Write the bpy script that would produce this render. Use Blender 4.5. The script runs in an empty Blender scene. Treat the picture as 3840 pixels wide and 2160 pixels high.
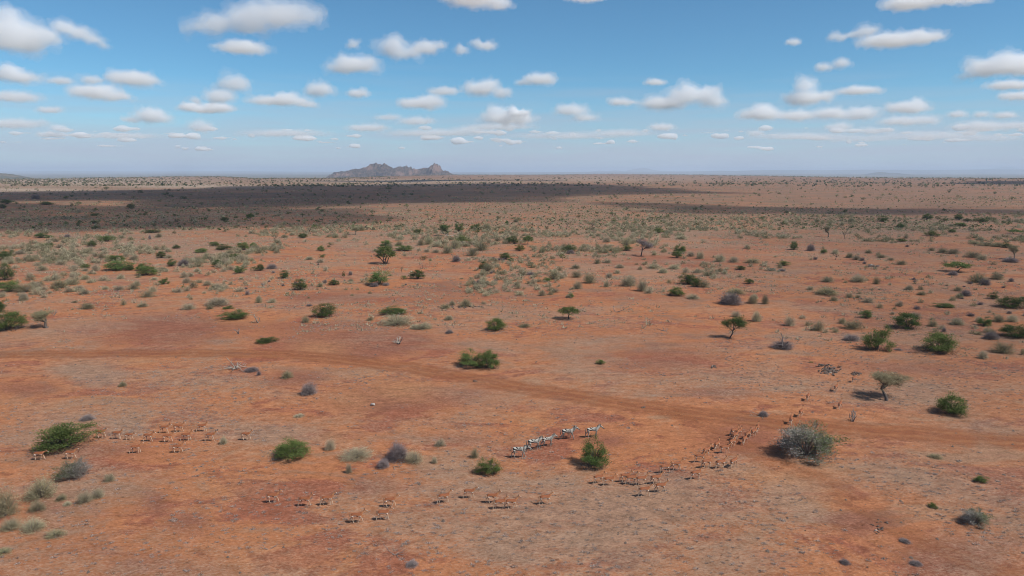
import bpy, math, random
import numpy as np
from mathutils import Vector, Matrix

random.seed(7)
RNG = np.random.default_rng(7)
SC = bpy.context.scene
COL = SC.collection
R = math.radians

# ------------------------------------------------------------------ camera
CAM_H, FPX, PITCH = 33.0, 2700.0, math.atan(440 / 2700.0)
cam_d = bpy.data.cameras.new('camera')
cam = bpy.data.objects.new('camera', cam_d)
COL.objects.link(cam)
cam_d.sensor_width = 36.0
cam_d.lens = 36.0 * FPX / 3840.0
cam_d.clip_start = 0.5
cam_d.clip_end = 250000.0
cam.location = (0, 0, CAM_H)
cam.rotation_euler = (math.pi / 2 - PITCH, 0, 0)
SC.camera = cam

# ------------------------------------------------------------------ world and sun
SUN = Vector((0.75, -0.35, 1.0)).normalized()          # towards the sun
SUN_EL = math.asin(SUN.z)
w = bpy.data.worlds.new('World')
SC.world = w
w.use_nodes = True
nt = w.node_tree
nt.nodes.clear()
wo = nt.nodes.new('ShaderNodeOutputWorld')
bg = nt.nodes.new('ShaderNodeBackground')
sky = nt.nodes.new('ShaderNodeTexSky')
sky.sky_type = 'NISHITA'
sky.sun_disc = False
sky.sun_elevation = SUN_EL
sky.sun_rotation = math.atan2(SUN.x, SUN.y)
sky.altitude = 900
sky.air_density = 0.85
sky.dust_density = 0.0
sky.ozone_density = 3.5
bg.inputs['Strength'].default_value = 0.108
tint = nt.nodes.new('ShaderNodeMix'); tint.data_type = 'RGBA'; tint.blend_type = 'MULTIPLY'
tint.inputs[0].default_value = 1.0; tint.inputs[7].default_value = (0.63, 0.98, 1.03, 1)      # the picture's cool white balance
nt.links.new(sky.outputs[0], tint.inputs[6])
# pale vapour thickening toward the horizon all round
tc = nt.nodes.new('ShaderNodeTexCoord'); sx = nt.nodes.new('ShaderNodeSeparateXYZ'); nt.links.new(tc.outputs['Generated'], sx.inputs[0])
vm = nt.nodes.new('ShaderNodeMapping'); vm.inputs['Scale'].default_value = (2.2, 2.2, 34.0); nt.links.new(tc.outputs['Generated'], vm.inputs[0])
vn = nt.nodes.new('ShaderNodeTexNoise'); vn.inputs['Scale'].default_value = 2.4; vn.inputs['Detail'].default_value = 6.0; nt.links.new(vm.outputs[0], vn.inputs['Vector'])
ve = nt.nodes.new('ShaderNodeMath'); ve.operation = 'MULTIPLY_ADD'; ve.inputs[1].default_value = 0.10; nt.links.new(vn.outputs[0], ve.inputs[0]); nt.links.new(sx.outputs[2], ve.inputs[2])
vr = nt.nodes.new('ShaderNodeMapRange'); vr.interpolation_type = 'SMOOTHSTEP'
for i_, v_ in ((1, 0.04), (2, 0.185), (3, 0.93), (4, 0.0)): vr.inputs[i_].default_value = v_
nt.links.new(ve.outputs[0], vr.inputs[0])
vmix = nt.nodes.new('ShaderNodeMix'); vmix.data_type = 'RGBA'
vmix.inputs[7].default_value = (4.2, 4.78, 5.9, 1)
nt.links.new(vr.outputs[0], vmix.inputs[0]); nt.links.new(tint.outputs[2], vmix.inputs[6])
nt.links.new(vmix.outputs[2], bg.inputs['Color'])
nt.links.new(bg.outputs[0], wo.inputs['Surface'])

sun_d = bpy.data.lights.new('sun', 'SUN')
sun_d.energy = 5.0
sun_d.angle = R(0.53)
sun_d.color = (1.0, 0.955, 0.89)
sun = bpy.data.objects.new('sun', sun_d)
COL.objects.link(sun)
sun.rotation_euler = SUN.to_track_quat('Z', 'Y').to_euler()

SC.view_settings.view_transform = 'Standard'
SC.view_settings.look = 'None'
SC.view_settings.exposure = 0.0
SC.view_settings.gamma = 1.0
SC.view_settings.use_curve_mapping = False
SC.render.engine = 'CYCLES'
cy = SC.cycles
cy.max_bounces = 20
cy.diffuse_bounces = 2
cy.glossy_bounces = 1
cy.transmission_bounces = 2
cy.volume_bounces = 16
cy.transparent_max_bounces = 64
cy.use_denoising = True
cy.filter_width = 1.0

# ------------------------------------------------------------------ helpers
def tag(o, label=None, cat=None, group=None, kind=None):
    if label: o['label'] = label
    if cat: o['category'] = cat
    if group: o['group'] = group
    if kind: o['kind'] = kind
    return o

def mesh_from(name, verts, faces, mats=(), smooth=False, matidx=None):
    """verts (n,3) array; faces (m,k) array of equal sided polygons, or a list of lists."""
    me = bpy.data.meshes.new(name)
    verts = np.asarray(verts, dtype=np.float32)
    if isinstance(faces, np.ndarray):
        m, k = faces.shape
        me.vertices.add(len(verts))
        me.vertices.foreach_set('co', verts.ravel())
        me.loops.add(m * k)
        me.loops.foreach_set('vertex_index', faces.astype(np.int32).ravel())
        me.polygons.add(m)
        me.polygons.foreach_set('loop_start', np.arange(0, m * k, k, dtype=np.int32))
        me.polygons.foreach_set('loop_total', np.full(m, k, dtype=np.int32))
        if matidx is not None:
            me.polygons.foreach_set('material_index', np.asarray(matidx, dtype=np.int32))
        me.update(calc_edges=True)
    else:
        me.from_pydata([tuple(map(float, v)) for v in verts], [], faces)
        me.update()
    for mt in mats:
        me.materials.append(mt)
    if smooth:
        me.polygons.foreach_set('use_smooth', np.ones(len(me.polygons), dtype=bool))
    return me

def set_attr(me, name, vals):
    a = me.attributes.new(name, 'FLOAT', 'POINT')
    a.data.foreach_set('value', np.asarray(vals, dtype=np.float32))

def link(name, data, parent=None, loc=None):
    o = bpy.data.objects.new(name, data)
    COL.objects.link(o)
    if parent is not None: o.parent = parent
    if loc is not None: o.location = loc
    return o

# value noise in numpy ------------------------------------------------
def _h(ix, iy, iz, s):
    n = (ix * 374761393 + iy * 668265263 + iz * 2147483647 // 3 + s * 1274126177) & 0xffffffff
    n = ((n ^ (n >> 13)) * 1274126177) & 0xffffffff
    n = ((n ^ (n >> 16)) * 2246822519) & 0xffffffff
    return ((n ^ (n >> 15)) & 0xffffff) / float(0xffffff)

def vnoise(x, y, z=None, s=0):
    x = np.asarray(x, float); y = np.asarray(y, float)
    z = np.zeros_like(x) if z is None else np.asarray(z, float)
    ix, iy, iz = [np.floor(q).astype(np.int64) for q in (x, y, z)]
    fx, fy, fz = x - ix, y - iy, z - iz
    fx, fy, fz = [q * q * q * (q * (q * 6 - 15) + 10) for q in (fx, fy, fz)]
    r = 0
    for dx in (0, 1):
        for dy in (0, 1):
            for dz in (0, 1):
                r = r + _h(ix + dx, iy + dy, iz + dz, s) * (fx if dx else 1 - fx) * (fy if dy else 1 - fy) * (fz if dz else 1 - fz)
    return r * 2 - 1

def fbm(x, y, z=None, oct=4, s=0, gain=0.5):
    t, a, f, n = 0, 1.0, 1.0, 0.0
    x = np.asarray(x, float); y = np.asarray(y, float)
    for k in range(oct):
        t = t + a * vnoise(x * f, y * f, None if z is None else np.asarray(z) * f, s + k * 17)
        n += a; a *= gain; f *= 2.03
    return t / n

def sstep(a, b, x):
    t = np.clip((x - a) / (b - a), 0, 1)
    return t * t * (3 - 2 * t)

# ------------------------------------------------------------------ the lie of the land
# pixel column of the photograph -> row where the plateau ends
EDGE_X = np.array([-900, 0, 250, 500, 700, 850, 960, 1240, 1500, 1700, 2000, 2260, 2450, 2700, 2880, 3100, 3400, 3840, 4700])
EDGE_Y = np.array([674, 672, 670, 666, 661.5, 663, 669, 668, 660, 656, 656, 652.5, 654, 657.5, 660, 664.5, 667.5, 669, 670])
def edge_r(ang):
    """distance of the plateau rim for a bearing (0 = straight ahead, + right)"""
    px = 1920 + FPX * np.tan(np.clip(ang, -1.0, 1.0)) / math.cos(PITCH) * 0.99
    y = np.interp(px, EDGE_X, EDGE_Y)
    return CAM_H * FPX / (y - 640.0) / np.cos(np.clip(ang, -1.0, 1.0))

def hgt(x, y):
    x = np.asarray(x, float); y = np.asarray(y, float)
    r = np.hypot(x, y)
    ang = np.arctan2(x, y)
    h = 0.16 * vnoise(x / 34, y / 34, None, 3) * sstep(10, 60, r) + 0.07 * vnoise(x / 11, y / 11, None, 5) * (1 - sstep(150, 260, r))
    h = h + vnoise(x / 260, y / 190, None, 9) * 1.3 * sstep(220, 900, r)
    h = h - sstep(0.45, 0.9, vnoise(x / 420 + 3, y / 130, None, 21)) * 2.2 * sstep(350, 800, r) * (1 - sstep(1800, 2600, r))
    e = edge_r(ang)
    back = (y < 0) * 1.0
    drop = sstep(0, 1, (r - e) / 2600.0) * (1 - back)
    h = h * (1 - sstep(0, 300, r - e) * (1 - back)) - 60.0 * drop
    return h

def ray(px, py):
    v = np.array([(px - 1920) , FPX * math.cos(PITCH) - (py - 1080) * math.sin(PITCH) , -FPX * math.sin(PITCH) - (py - 1080) * math.cos(PITCH)])
    return v / np.linalg.norm(v)

def at(px, py):
    """ground point seen at a pixel of the photograph (3840 x 2160)"""
    d = ray(px, py)
    z = 0.0
    for _ in range(6):
        t = (CAM_H - z) / -d[2]
        x, y = d[0] * t, d[1] * t
        if t > 900: break
        z = float(hgt(x, y))
    return np.array([x, y, float(hgt(x, y))])

def px_of(x, y, z):
    c, s = math.cos(PITCH), math.sin(PITCH)
    dz = z - CAM_H
    depth = y * c - dz * s
    return 1920 + FPX * x / depth, 1080 - FPX * (y * s + dz * c) / depth, depth

def depth_at(p):
    return p[1] * math.cos(PITCH) + (CAM_H - p[2]) * math.sin(PITCH)

ORG = {'A': 600, 'B': 1100, 'C': 1620}
def T(tile, zx, zy):
    return int(tile[1]) * 960 + zx / 2.6833, ORG[tile[0]] + zy / 2.6833

# ------------------------------------------------------------------ material helpers
def new_mat(name):
    m = bpy.data.materials.new(name)
    m.use_nodes = True
    n = m.node_tree.nodes
    n.clear()
    return m, m.node_tree, n

def nd(t, kind, **kw):
    n = t.nodes.new(kind)
    for k, v in kw.items():
        if k.startswith('i_'):
            key = k[2:]
            n.inputs[int(key) if key.isdigit() else key.replace('_', ' ')].default_value = v
        else:
            setattr(n, k, v)
    return n

def ramp(t, fac, stops):
    r = t.nodes.new('ShaderNodeValToRGB')
    e = r.color_ramp.elements
    while len(e) < len(stops): e.new(0.5)
    for q, (p, c) in zip(e, stops):
        q.position = p
        q.color = (*c, 1) if len(c) == 3 else c
    t.links.new(fac, r.inputs[0])
    return r.outputs[0]

def noise(t, vec, scale, detail=4, rough=0.55, dist=0.0, out=0):
    n = nd(t, 'ShaderNodeTexNoise')
    n.inputs['Scale'].default_value = scale
    n.inputs['Detail'].default_value = detail
    n.inputs['Roughness'].default_value = rough
    n.inputs['Distortion'].default_value = dist
    t.links.new(vec, n.inputs['Vector'])
    return n.outputs[out]

def mixc(t, fac, a, b, mode='MIX'):
    m = nd(t, 'ShaderNodeMix', data_type='RGBA', blend_type=mode)
    for sock, v in ((m.inputs[0], fac), (m.inputs[6], a), (m.inputs[7], b)):
        if isinstance(v, bpy.types.NodeSocket): t.links.new(v, sock)
        elif isinstance(v, (int, float)): sock.default_value = v
        else: sock.default_value = (*v, 1)
    return m.outputs[2]

def mth(t, op, a, b=0.0, clamp=False, c=None):
    m = nd(t, 'ShaderNodeMath', operation=op, use_clamp=clamp)
    for i, v in enumerate((a, b) if c is None else (a, b, c)):
        if isinstance(v, bpy.types.NodeSocket): t.links.new(v, m.inputs[i])
        else: m.inputs[i].default_value = v
    return m.outputs[0]

def attr(t, name):
    return nd(t, 'ShaderNodeAttribute', attribute_name=name).outputs['Fac']

# ------------------------------------------------------------------ ground material (shared by the plain and the track)
def ground_material():
    m, t, n = new_mat('red_earth')
    out = nd(t, 'ShaderNodeOutputMaterial')
    bs = nd(t, 'ShaderNodeBsdfPrincipled')
    bs.inputs['Roughness'].default_value = 0.95
    bs.inputs['Specular IOR Level'].default_value = 0.08
    geo = nd(t, 'ShaderNodeNewGeometry')
    mp = nd(t, 'ShaderNodeMapping')
    t.links.new(geo.outputs['Position'], mp.inputs[0])
    mp.inputs['Rotation'].default_value = (0, 0, R(-24))
    mp.inputs['Scale'].default_value = (0.62, 1.0, 1.0)
    P = mp.outputs[0]
    orange, red, dark = (0.345, 0.140, 0.064), (0.255, 0.092, 0.052), (0.160, 0.070, 0.050)
    tan, grey = (0.308, 0.166, 0.094), (0.255, 0.165, 0.112)
    big = noise(t, P, 0.018, 5, 0.6, 0.6)
    mid = noise(t, P, 0.11, 6, 0.62, 0.8)
    fine = noise(t, P, 0.9, 5, 0.7, 0.3)
    tiny = noise(t, P, 5.0, 3, 0.7)
    mid2 = mth(t, 'ADD', mid, mth(t, 'MULTIPLY', mth(t, 'SUBTRACT', fine, 0.5), 0.22))
    c = ramp(t, mid2, [(0.40, red), (0.475, orange), (0.54, orange), (0.62, tan)])
    # darker crusted red patches
    k = mth(t, 'ADD', mth(t, 'MULTIPLY', big, 0.55), mth(t, 'MULTIPLY', mid, 0.45))
    k = mth(t, 'ADD', k, mth(t, 'MULTIPLY', attr(t, 'red'), 0.22))
    k = mth(t, 'ADD', k, mth(t, 'MULTIPLY', mth(t, 'SUBTRACT', fine, 0.5), 0.30))
    dk = nd(t, 'ShaderNodeMapRange', i_1=0.53, i_2=0.64); t.links.new(k, dk.inputs[0])
    c = mixc(t, mth(t, 'MULTIPLY', dk.outputs[0], 0.72), c, dark)
    rp = nd(t, 'ShaderNodeMapRange', i_1=0.42, i_2=0.54, i_3=0.05, i_4=0.55); t.links.new(mid2, rp.inputs[0])
    c = mixc(t, mth(t, 'MULTIPLY', attr(t, 'red'), rp.outputs[0]), c, (0.250, 0.088, 0.052))
    # thin dead grass film
    g = noise(t, P, 0.05, 6, 0.68, 0.4)
    g = mth(t, 'ADD', g, mth(t, 'MULTIPLY', attr(t, 'film'), 0.25))
    g = mth(t, 'ADD', g, mth(t, 'MULTIPLY', mth(t, 'SUBTRACT', tiny, 0.5), 0.62))
    gg = nd(t, 'ShaderNodeMapRange', i_1=0.48, i_2=0.66); t.links.new(g, gg.inputs[0])
    c = mixc(t, mth(t, 'MULTIPLY', gg.outputs[0], 0.80), c, grey)
    # orange sand
    c = mixc(t, mth(t, 'MULTIPLY', attr(t, 'sand'), 0.7), c, (0.345, 0.165, 0.078))
    # rills and hoof-worn streaks
    mp2 = nd(t, 'ShaderNodeMapping'); t.links.new(geo.outputs['Position'], mp2.inputs[0])
    mp2.inputs['Rotation'].default_value = (0, 0, R(-38)); mp2.inputs['Scale'].default_value = (0.16, 1.0, 1.0)
    sk = nd(t, 'ShaderNodeMapRange', i_1=0.56, i_2=0.66, i_3=0.0, i_4=0.42); t.links.new(noise(t, mp2.outputs[0], 0.55, 5, 0.65, 0.7), sk.inputs[0])
    c = mixc(t, sk.outputs[0], c, (0.235, 0.092, 0.056))
    # fine scrub and stubble that greys the distant plain
    sb = nd(t, 'ShaderNodeMapRange', i_1=0.40, i_2=0.60, i_3=0.25, i_4=1.0); t.links.new(noise(t, P, 0.03, 6, 0.7, 0.5), sb.inputs[0])
    c = mixc(t, mth(t, 'MULTIPLY', attr(t, 'scrub'), sb.outputs[0]), c, (0.138, 0.104, 0.068))
    # pale dry grass plain far off
    pale = mixc(t, noise(t, P, 0.012, 5, 0.6), (0.30, 0.21, 0.15), (0.36, 0.28, 0.21))
    c = mixc(t, attr(t, 'pale'), c, pale)
    dim_shade = mixc(t, noise(t, P, 0.02, 5, 0.6), (0.15, 0.085, 0.060), (0.20, 0.13, 0.095))  # dim stretches of the plain: shade mixed into the soil colour
    c = mixc(t, mth(t, 'MULTIPLY', attr(t, 'dim_shade'), 0.6), c, dim_shade)
    # far bush country on the lower plain
    c = mixc(t, attr(t, 'bush'), c, mixc(t, noise(t, P, 0.0016, 6, 0.65), (0.07, 0.075, 0.05), (0.22, 0.18, 0.13)))
    # grain
    gr = nd(t, 'ShaderNodeMapRange', i_1=0.28, i_2=0.72, i_3=0.70, i_4=1.28); t.links.new(tiny, gr.inputs[0])
    gr2 = nd(t, 'ShaderNodeMapRange', i_1=0.3, i_2=0.7, i_3=0.72, i_4=1.28); t.links.new(fine, gr2.inputs[0])
    v = nd(t, 'ShaderNodeCombineColor')
    sp = nd(t, 'ShaderNodeMapRange', i_1=0.60, i_2=0.70, i_3=1.0, i_4=0.55); t.links.new(noise(t, P, 1.7, 3, 0.8), sp.inputs[0])
    lt = nd(t, 'ShaderNodeMapRange', i_1=0.30, i_2=0.42, i_3=1.25, i_4=1.0); t.links.new(noise(t, P, 2.6, 3, 0.8), lt.inputs[0])
    mm = mth(t, 'MULTIPLY', gr.outputs[0], gr2.outputs[0])
    mm = mth(t, 'MULTIPLY', mm, mth(t, 'MULTIPLY', sp.outputs[0], lt.outputs[0]))
    for i in range(3): t.links.new(mm, v.inputs[i])
    c = mixc(t, 1.0, c, v.outputs[0], 'MULTIPLY')
    t.links.new(c, bs.inputs['Base Color'])
    bp = nd(t, 'ShaderNodeBump')
    bp.inputs['Strength'].default_value = 0.8
    bp.inputs['Distance'].default_value = 0.10
    t.links.new(mth(t, 'ADD', tiny, mth(t, 'MULTIPLY', fine, 2.0)), bp.inputs['Height'])
    t.links.new(bp.outputs[0], bs.inputs['Normal'])
    t.links.new(bs.outputs[0], out.inputs[0])
    return m
M_EARTH = ground_material()

# patches of ground, and shade painted on it, seen in the photograph: (x, y, half width, half height in pixels, weight)
RED = [(1330,1290,330,70,1.),(1480,1290,160,60,1.),(1450,1500,220,60,1.),(1100,1420,150,40,.8),(1640,1480,230,45,.9),(640,1215,200,40,.9),(620,1260,230,40,.7),(1210,1120,200,22,.7),
       (2480,1360,260,45,.8),(2800,1640,200,70,.9),(3560,2080,260,90,.7),(3220,1960,150,60,.7),(590,1900,50,40,.6),(700,1960,100,40,.5),(1400,1830,150,30,.7),(100,1460,130,25,.7),
       (2700,1470,220,30,.7),(3350,1380,240,25,.6),(350,1690,200,30,.6),(1720,1650,180,30,.7),(2260,1650,120,30,.6),(2500,980,330,30,.7),(3300,1200,200,40,.5),(600,2130,260,60,.3),(320,960,150,16,.8)]
FILM = [(450,930,520,60,.7),(1500,895,420,45,.6),(2400,870,480,55,.7),(3300,860,520,45,.6),(2350,1010,350,50,.4),
        (330,1400,130,40,1.),(480,1600,90,40,1.),(700,1560,320,60,.5),(2750,1740,150,45,1.),(2300,1980,420,120,.8),(2500,1850,200,70,.7),(3000,1850,150,90,.7),(1500,2010,350,90,.6),
        (250,1780,260,60,.6),(2250,1360,200,60,.6),(3350,1780,300,80,.5),(3500,1480,220,60,.5),(200,1540,250,80,.6),(1900,2050,300,80,.6),(2750,2050,300,80,.5),(1000,1620,300,50,.5)]
SAND = [(1200,1310,110,35,1.),(1500,1460,160,50,1.),(1330,1500,110,40,.9),(900,1200,110,20,.6),(2000,1570,80,20,.6),(1250,1640,60,20,1.),(2930,1790,200,30,.8),(3100,1870,120,30,.7),(1400,1395,60,15,.6),
        (500,1350,80,20,.8),(90,1510,200,50,.4),(1100,2100,260,50,.4),(850,1830,160,50,.4)]
PALE = [(300,683,620,20,.85),(700,697,330,10,1.),(80,712,330,9,1.),(1500,680,560,10,.8),(1300,692,500,5,.7),(2200,672,500,12,.55),(1600,690,160,3,.6)]
DIM_SHADE = [(3400,760,560,90,.9),(3300,950,700,90,.5),(3500,1300,420,260,.45),(3600,1700,360,300,.5),(2900,720,500,40,.5),(3700,2000,300,200,.4),(1400,770,900,60,.35)]  # shaded right side and mid plain, painted darker into the ground

def paint(me, V):
    X, Y, Z = V[:, 0], V[:, 1], V[:, 2]
    ok = Y > 8
    px = np.full(len(V), -1e6); py = np.full(len(V), -1e6)
    a, b, _ = px_of(X[ok], Y[ok], Z[ok])
    px[ok], py[ok] = a, b
    for name, L in (('red', RED), ('film', FILM), ('sand', SAND), ('pale', PALE), ('dim_shade', DIM_SHADE)):
        v = np.zeros(len(V))
        for (cx, cy_, rx, ry, wt) in L:
            v = np.maximum(v, wt * np.exp(-(((px - cx) / rx) ** 2 + ((py - cy_) / ry) ** 2)))
        set_attr(me, name, v)
    r = np.hypot(X, Y)
    e = edge_r(np.arctan2(X, Y))
    set_attr(me, 'scrub', sstep(230, 700, r) * .85)
    set_attr(me, 'bush', sstep(100, 900, r - e) * (Y > 0))

def polar(r0, r1, nr, a0, a1, na):
    rr = np.geomspace(r0, r1, nr)
    aa = np.linspace(a0, a1, na)
    RR, AA = np.meshgrid(rr, aa, indexing='ij')
    X, Y = RR * np.sin(AA), RR * np.cos(AA)
    V = np.stack([X.ravel(), Y.ravel(), hgt(X.ravel(), Y.ravel())], 1)
    i = np.arange(nr - 1)[:, None] * na + np.arange(na - 1)[None, :]
    F = np.stack([i, i + 1, i + na + 1, i + na], -1).reshape(-1, 4)
    return V, F

V, F = polar(12.0, 110000.0, 350, R(-68), R(68), 380)
# ring out the rest of the circle, coarser
V2, F2 = polar(12.0, 110000.0, 90, R(68), R(292), 90)
V3 = np.array([[0, 0, 0.0]])
nv = len(V)
ring = [(0 * 380 + k) for k in range(380)] + [nv + k for k in range(1, 90)]
cap = np.array([[nv + len(V2), ring[(k + 1) % len(ring)], ring[k], ring[k]] for k in range(len(ring))])
Vg = np.concatenate([V, V2, V3]); Fg = np.concatenate([F, F2 + nv])
Fg = Fg[:, ::-1]
me = mesh_from('ground', Vg, Fg, [M_EARTH], smooth=True)
paint(me, Vg)
tag(link('ground', me), 'wide plain of bare red earth running to the rim of the plateau', None, None, 'structure')

# ------------------------------------------------------------------ dirt track
def smooth_line(pts, n):
    pts = np.array(pts, float)
    d = np.concatenate([[0], np.cumsum(np.hypot(*np.diff(pts, axis=0).T))])
    # catmull-rom through the points
    u = np.linspace(0, d[-1], n)
    out = np.zeros((n, 2))
    tang = np.gradient(pts, d, axis=0)
    for c_ in range(2):
        i = np.clip(np.searchsorted(d, u, side='right') - 1, 0, len(d) - 2)
        h = d[i + 1] - d[i]; s_ = (u - d[i]) / h
        out[:, c_] = ((2 * s_**3 - 3 * s_**2 + 1) * pts[i, c_] + (s_**3 - 2 * s_**2 + s_) * h * tang[i, c_] + (-2 * s_**3 + 3 * s_**2) * pts[i + 1, c_] + (s_**3 - s_**2) * h * tang[i + 1, c_])
    return out

def track_material(name, strength, twin):
    m, t, n = new_mat(name)
    out = nd(t, 'ShaderNodeOutputMaterial')
    bs = nd(t, 'ShaderNodeBsdfPrincipled')
    bs.inputs['Roughness'].default_value = 0.95
    bs.inputs['Specular IOR Level'].default_value = 0.08
    geo = nd(t, 'ShaderNodeNewGeometry')
    P = geo.outputs['Position']
    u = attr(t, 'across')          # -1..1 over the width
    wob = mth(t, 'MULTIPLY', mth(t, 'SUBTRACT', noise(t, P, 0.16, 5, 0.65), 0.5), 1.0)
    uu = mth(t, 'ABSOLUTE', mth(t, 'ADD', u, wob))
    rut = mth(t, 'ABSOLUTE', mth(t, 'SUBTRACT', uu, 0.34))
    rr = nd(t, 'ShaderNodeMapRange', i_1=0.05, i_2=0.16, i_3=1.0, i_4=0.0); t.links.new(rut, rr.inputs[0])
    mid = noise(t, P, 0.35, 5, 0.65)
    c = mixc(t, mid, (0.250, 0.086, 0.043), (0.340, 0.130, 0.060))
    c = mixc(t, mth(t, 'MULTIPLY', rr.outputs[0], 0.75 if twin else 0.3), c, (0.40, 0.172, 0.080))
    tiny = noise(t, P, 4.0, 3, 0.7)
    gr = nd(t, 'ShaderNodeMapRange', i_1=0.25, i_2=0.75, i_3=0.90, i_4=1.1); t.links.new(tiny, gr.inputs[0])
    v = nd(t, 'ShaderNodeCombineColor')
    for i in range(3): t.links.new(gr.outputs[0], v.inputs[i])
    c = mixc(t, 1.0, c, v.outputs[0], 'MULTIPLY')
    t.links.new(c, bs.inputs['Base Color'])
    a = nd(t, 'ShaderNodeMapRange', i_1=0.45, i_2=0.95, i_3=strength, i_4=0.0); t.links.new(uu, a.inputs[0])
    a2 = nd(t, 'ShaderNodeMapRange', i_1=0.36, i_2=0.56, i_3=0.30, i_4=1.0); t.links.new(noise(t, P, 0.35, 6, 0.72), a2.inputs[0])
    edge = nd(t, 'ShaderNodeMapRange', i_1=0.86, i_2=1.0, i_3=1.0, i_4=0.0); t.links.new(mth(t, 'ABSOLUTE', u), edge.inputs[0])
    al = mth(t, 'MULTIPLY', mth(t, 'MULTIPLY', a.outputs[0], a2.outputs[0]), edge.outputs[0])
    t.links.new(al, bs.inputs['Alpha'])
    bp = nd(t, 'ShaderNodeBump')
    bp.inputs['Strength'].default_value = 0.35; bp.inputs['Distance'].default_value = 0.08
    t.links.new(mth(t, 'SUBTRACT', tiny, rr.outputs[0]), bp.inputs['Height'])
    t.links.new(bp.outputs[0], bs.inputs['Normal'])
    t.links.new(bs.outputs[0], out.inputs[0])
    return m

def strip(name, pxs, width, mat, label, lift):
    W = np.array([at(a, b)[:2] for a, b in pxs])
    L = smooth_line(W, 320)
    tg = np.gradient(L, axis=0); tg /= np.linalg.norm(tg, axis=1)[:, None]
    nr = np.stack([-tg[:, 1], tg[:, 0]], 1)
    k = np.linspace(-1, 1, 13)
    P2 = L[:, None, :] + nr[:, None, :] * (k[None, :, None] * width / 2)
    Z = hgt(P2[..., 0], P2[..., 1]) + lift
    V = np.concatenate([P2, Z[..., None]], -1).reshape(-1, 3)
    i = np.arange(319)[:, None] * 13 + np.arange(12)[None, :]
    F = np.stack([i, i + 13, i + 14, i + 1], -1).reshape(-1, 4)
    me = mesh_from(name, V, F[:, ::-1], [mat], smooth=True)
    set_attr(me, 'across', np.tile(k, 320))
    o = link(name, me)
    tag(o, label, None, None, 'structure')
    return L

TRACK_PX = [(-500,1345),(-150,1336),(0,1331),(447,1326),(960,1327),(1184,1338),(1407,1362),(1631,1395),(1920,1450),(2144,1484),(2404,1524),(2665,1556),(2880,1578),(3066,1597),(3327,1618),(3560,1636),(3840,1655),(4300,1690)]
FORK_PX = [(2480,1540),(2620,1590),(2740,1650),(2880,1718),(2992,1765),(3089,1805),(3178,1859),(3290,1935),(3400,2000),(3514,2058),(3680,2120),(3840,2175),(4000,2240)]
M_TRK = track_material('track_earth', 0.58, True)
M_TRK2 = track_material('track_earth_faint', 0.28, True)
TRACK = strip('dirt_track', TRACK_PX, 7.4, M_TRK, 'two-rut orange dirt track crossing the whole plain from left to right', 0.03)
FORK = strip('side_track', FORK_PX, 4.6, M_TRK2, 'fainter orange track branching off toward the lower right corner', 0.034)

def near_track(x, y, d=2.6):
    q = np.min(np.hypot(TRACK[:, 0] - x, TRACK[:, 1] - y))
    q2 = np.min(np.hypot(FORK[:, 0] - x, FORK[:, 1] - y))
    return min(q, q2) < d

# ------------------------------------------------------------------ haze
def box_mesh(name, lo, hi, mats=()):
    x0, y0, z0 = lo; x1, y1, z1 = hi
    v = [(x0,y0,z0),(x1,y0,z0),(x1,y1,z0),(x0,y1,z0),(x0,y0,z1),(x1,y0,z1),(x1,y1,z1),(x0,y1,z1)]
    f = [[0,3,2,1],[4,5,6,7],[0,1,5,4],[1,2,6,5],[2,3,7,6],[3,0,4,7]]
    me = mesh_from(name, v, f, mats)
    return me
HAZE_TOP = 215.0
m, t, n = new_mat('haze_air')
o_ = nd(t, 'ShaderNodeOutputMaterial')
pv = nd(t, 'ShaderNodeVolumePrincipled')
pv.inputs['Color'].default_value = (0.71, 0.83, 1.0, 1)
pv.inputs['Density'].default_value = 5.8e-5
pv.inputs['Anisotropy'].default_value = 0.0
t.links.new(pv.outputs[0], o_.inputs['Volume'])
hz = link('haze', box_mesh('haze', (-112000, -112000, -64), (112000, 112000, HAZE_TOP), [m]))
tag(hz, 'thin blue haze lying over the whole plain', None, None, 'stuff')
# ------------------------------------------------------------------ hills
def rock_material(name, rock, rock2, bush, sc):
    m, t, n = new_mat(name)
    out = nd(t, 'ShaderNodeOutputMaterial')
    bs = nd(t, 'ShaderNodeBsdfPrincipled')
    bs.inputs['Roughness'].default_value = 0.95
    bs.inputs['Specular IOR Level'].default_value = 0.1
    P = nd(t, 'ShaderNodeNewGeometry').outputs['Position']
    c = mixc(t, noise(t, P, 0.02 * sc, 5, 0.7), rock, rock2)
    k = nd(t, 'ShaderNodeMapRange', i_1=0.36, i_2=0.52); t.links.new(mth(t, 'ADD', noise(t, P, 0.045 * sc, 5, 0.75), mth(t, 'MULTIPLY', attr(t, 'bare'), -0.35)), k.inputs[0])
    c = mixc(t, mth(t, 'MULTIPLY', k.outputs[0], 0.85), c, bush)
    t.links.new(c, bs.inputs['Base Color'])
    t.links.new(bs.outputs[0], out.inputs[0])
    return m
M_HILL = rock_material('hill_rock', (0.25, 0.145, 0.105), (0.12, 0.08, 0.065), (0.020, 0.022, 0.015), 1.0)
M_HILL_FAR = rock_material('far_hill_rock', (0.22, 0.15, 0.12), (0.12, 0.11, 0.08), (0.07, 0.075, 0.05), 0.3)

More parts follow.
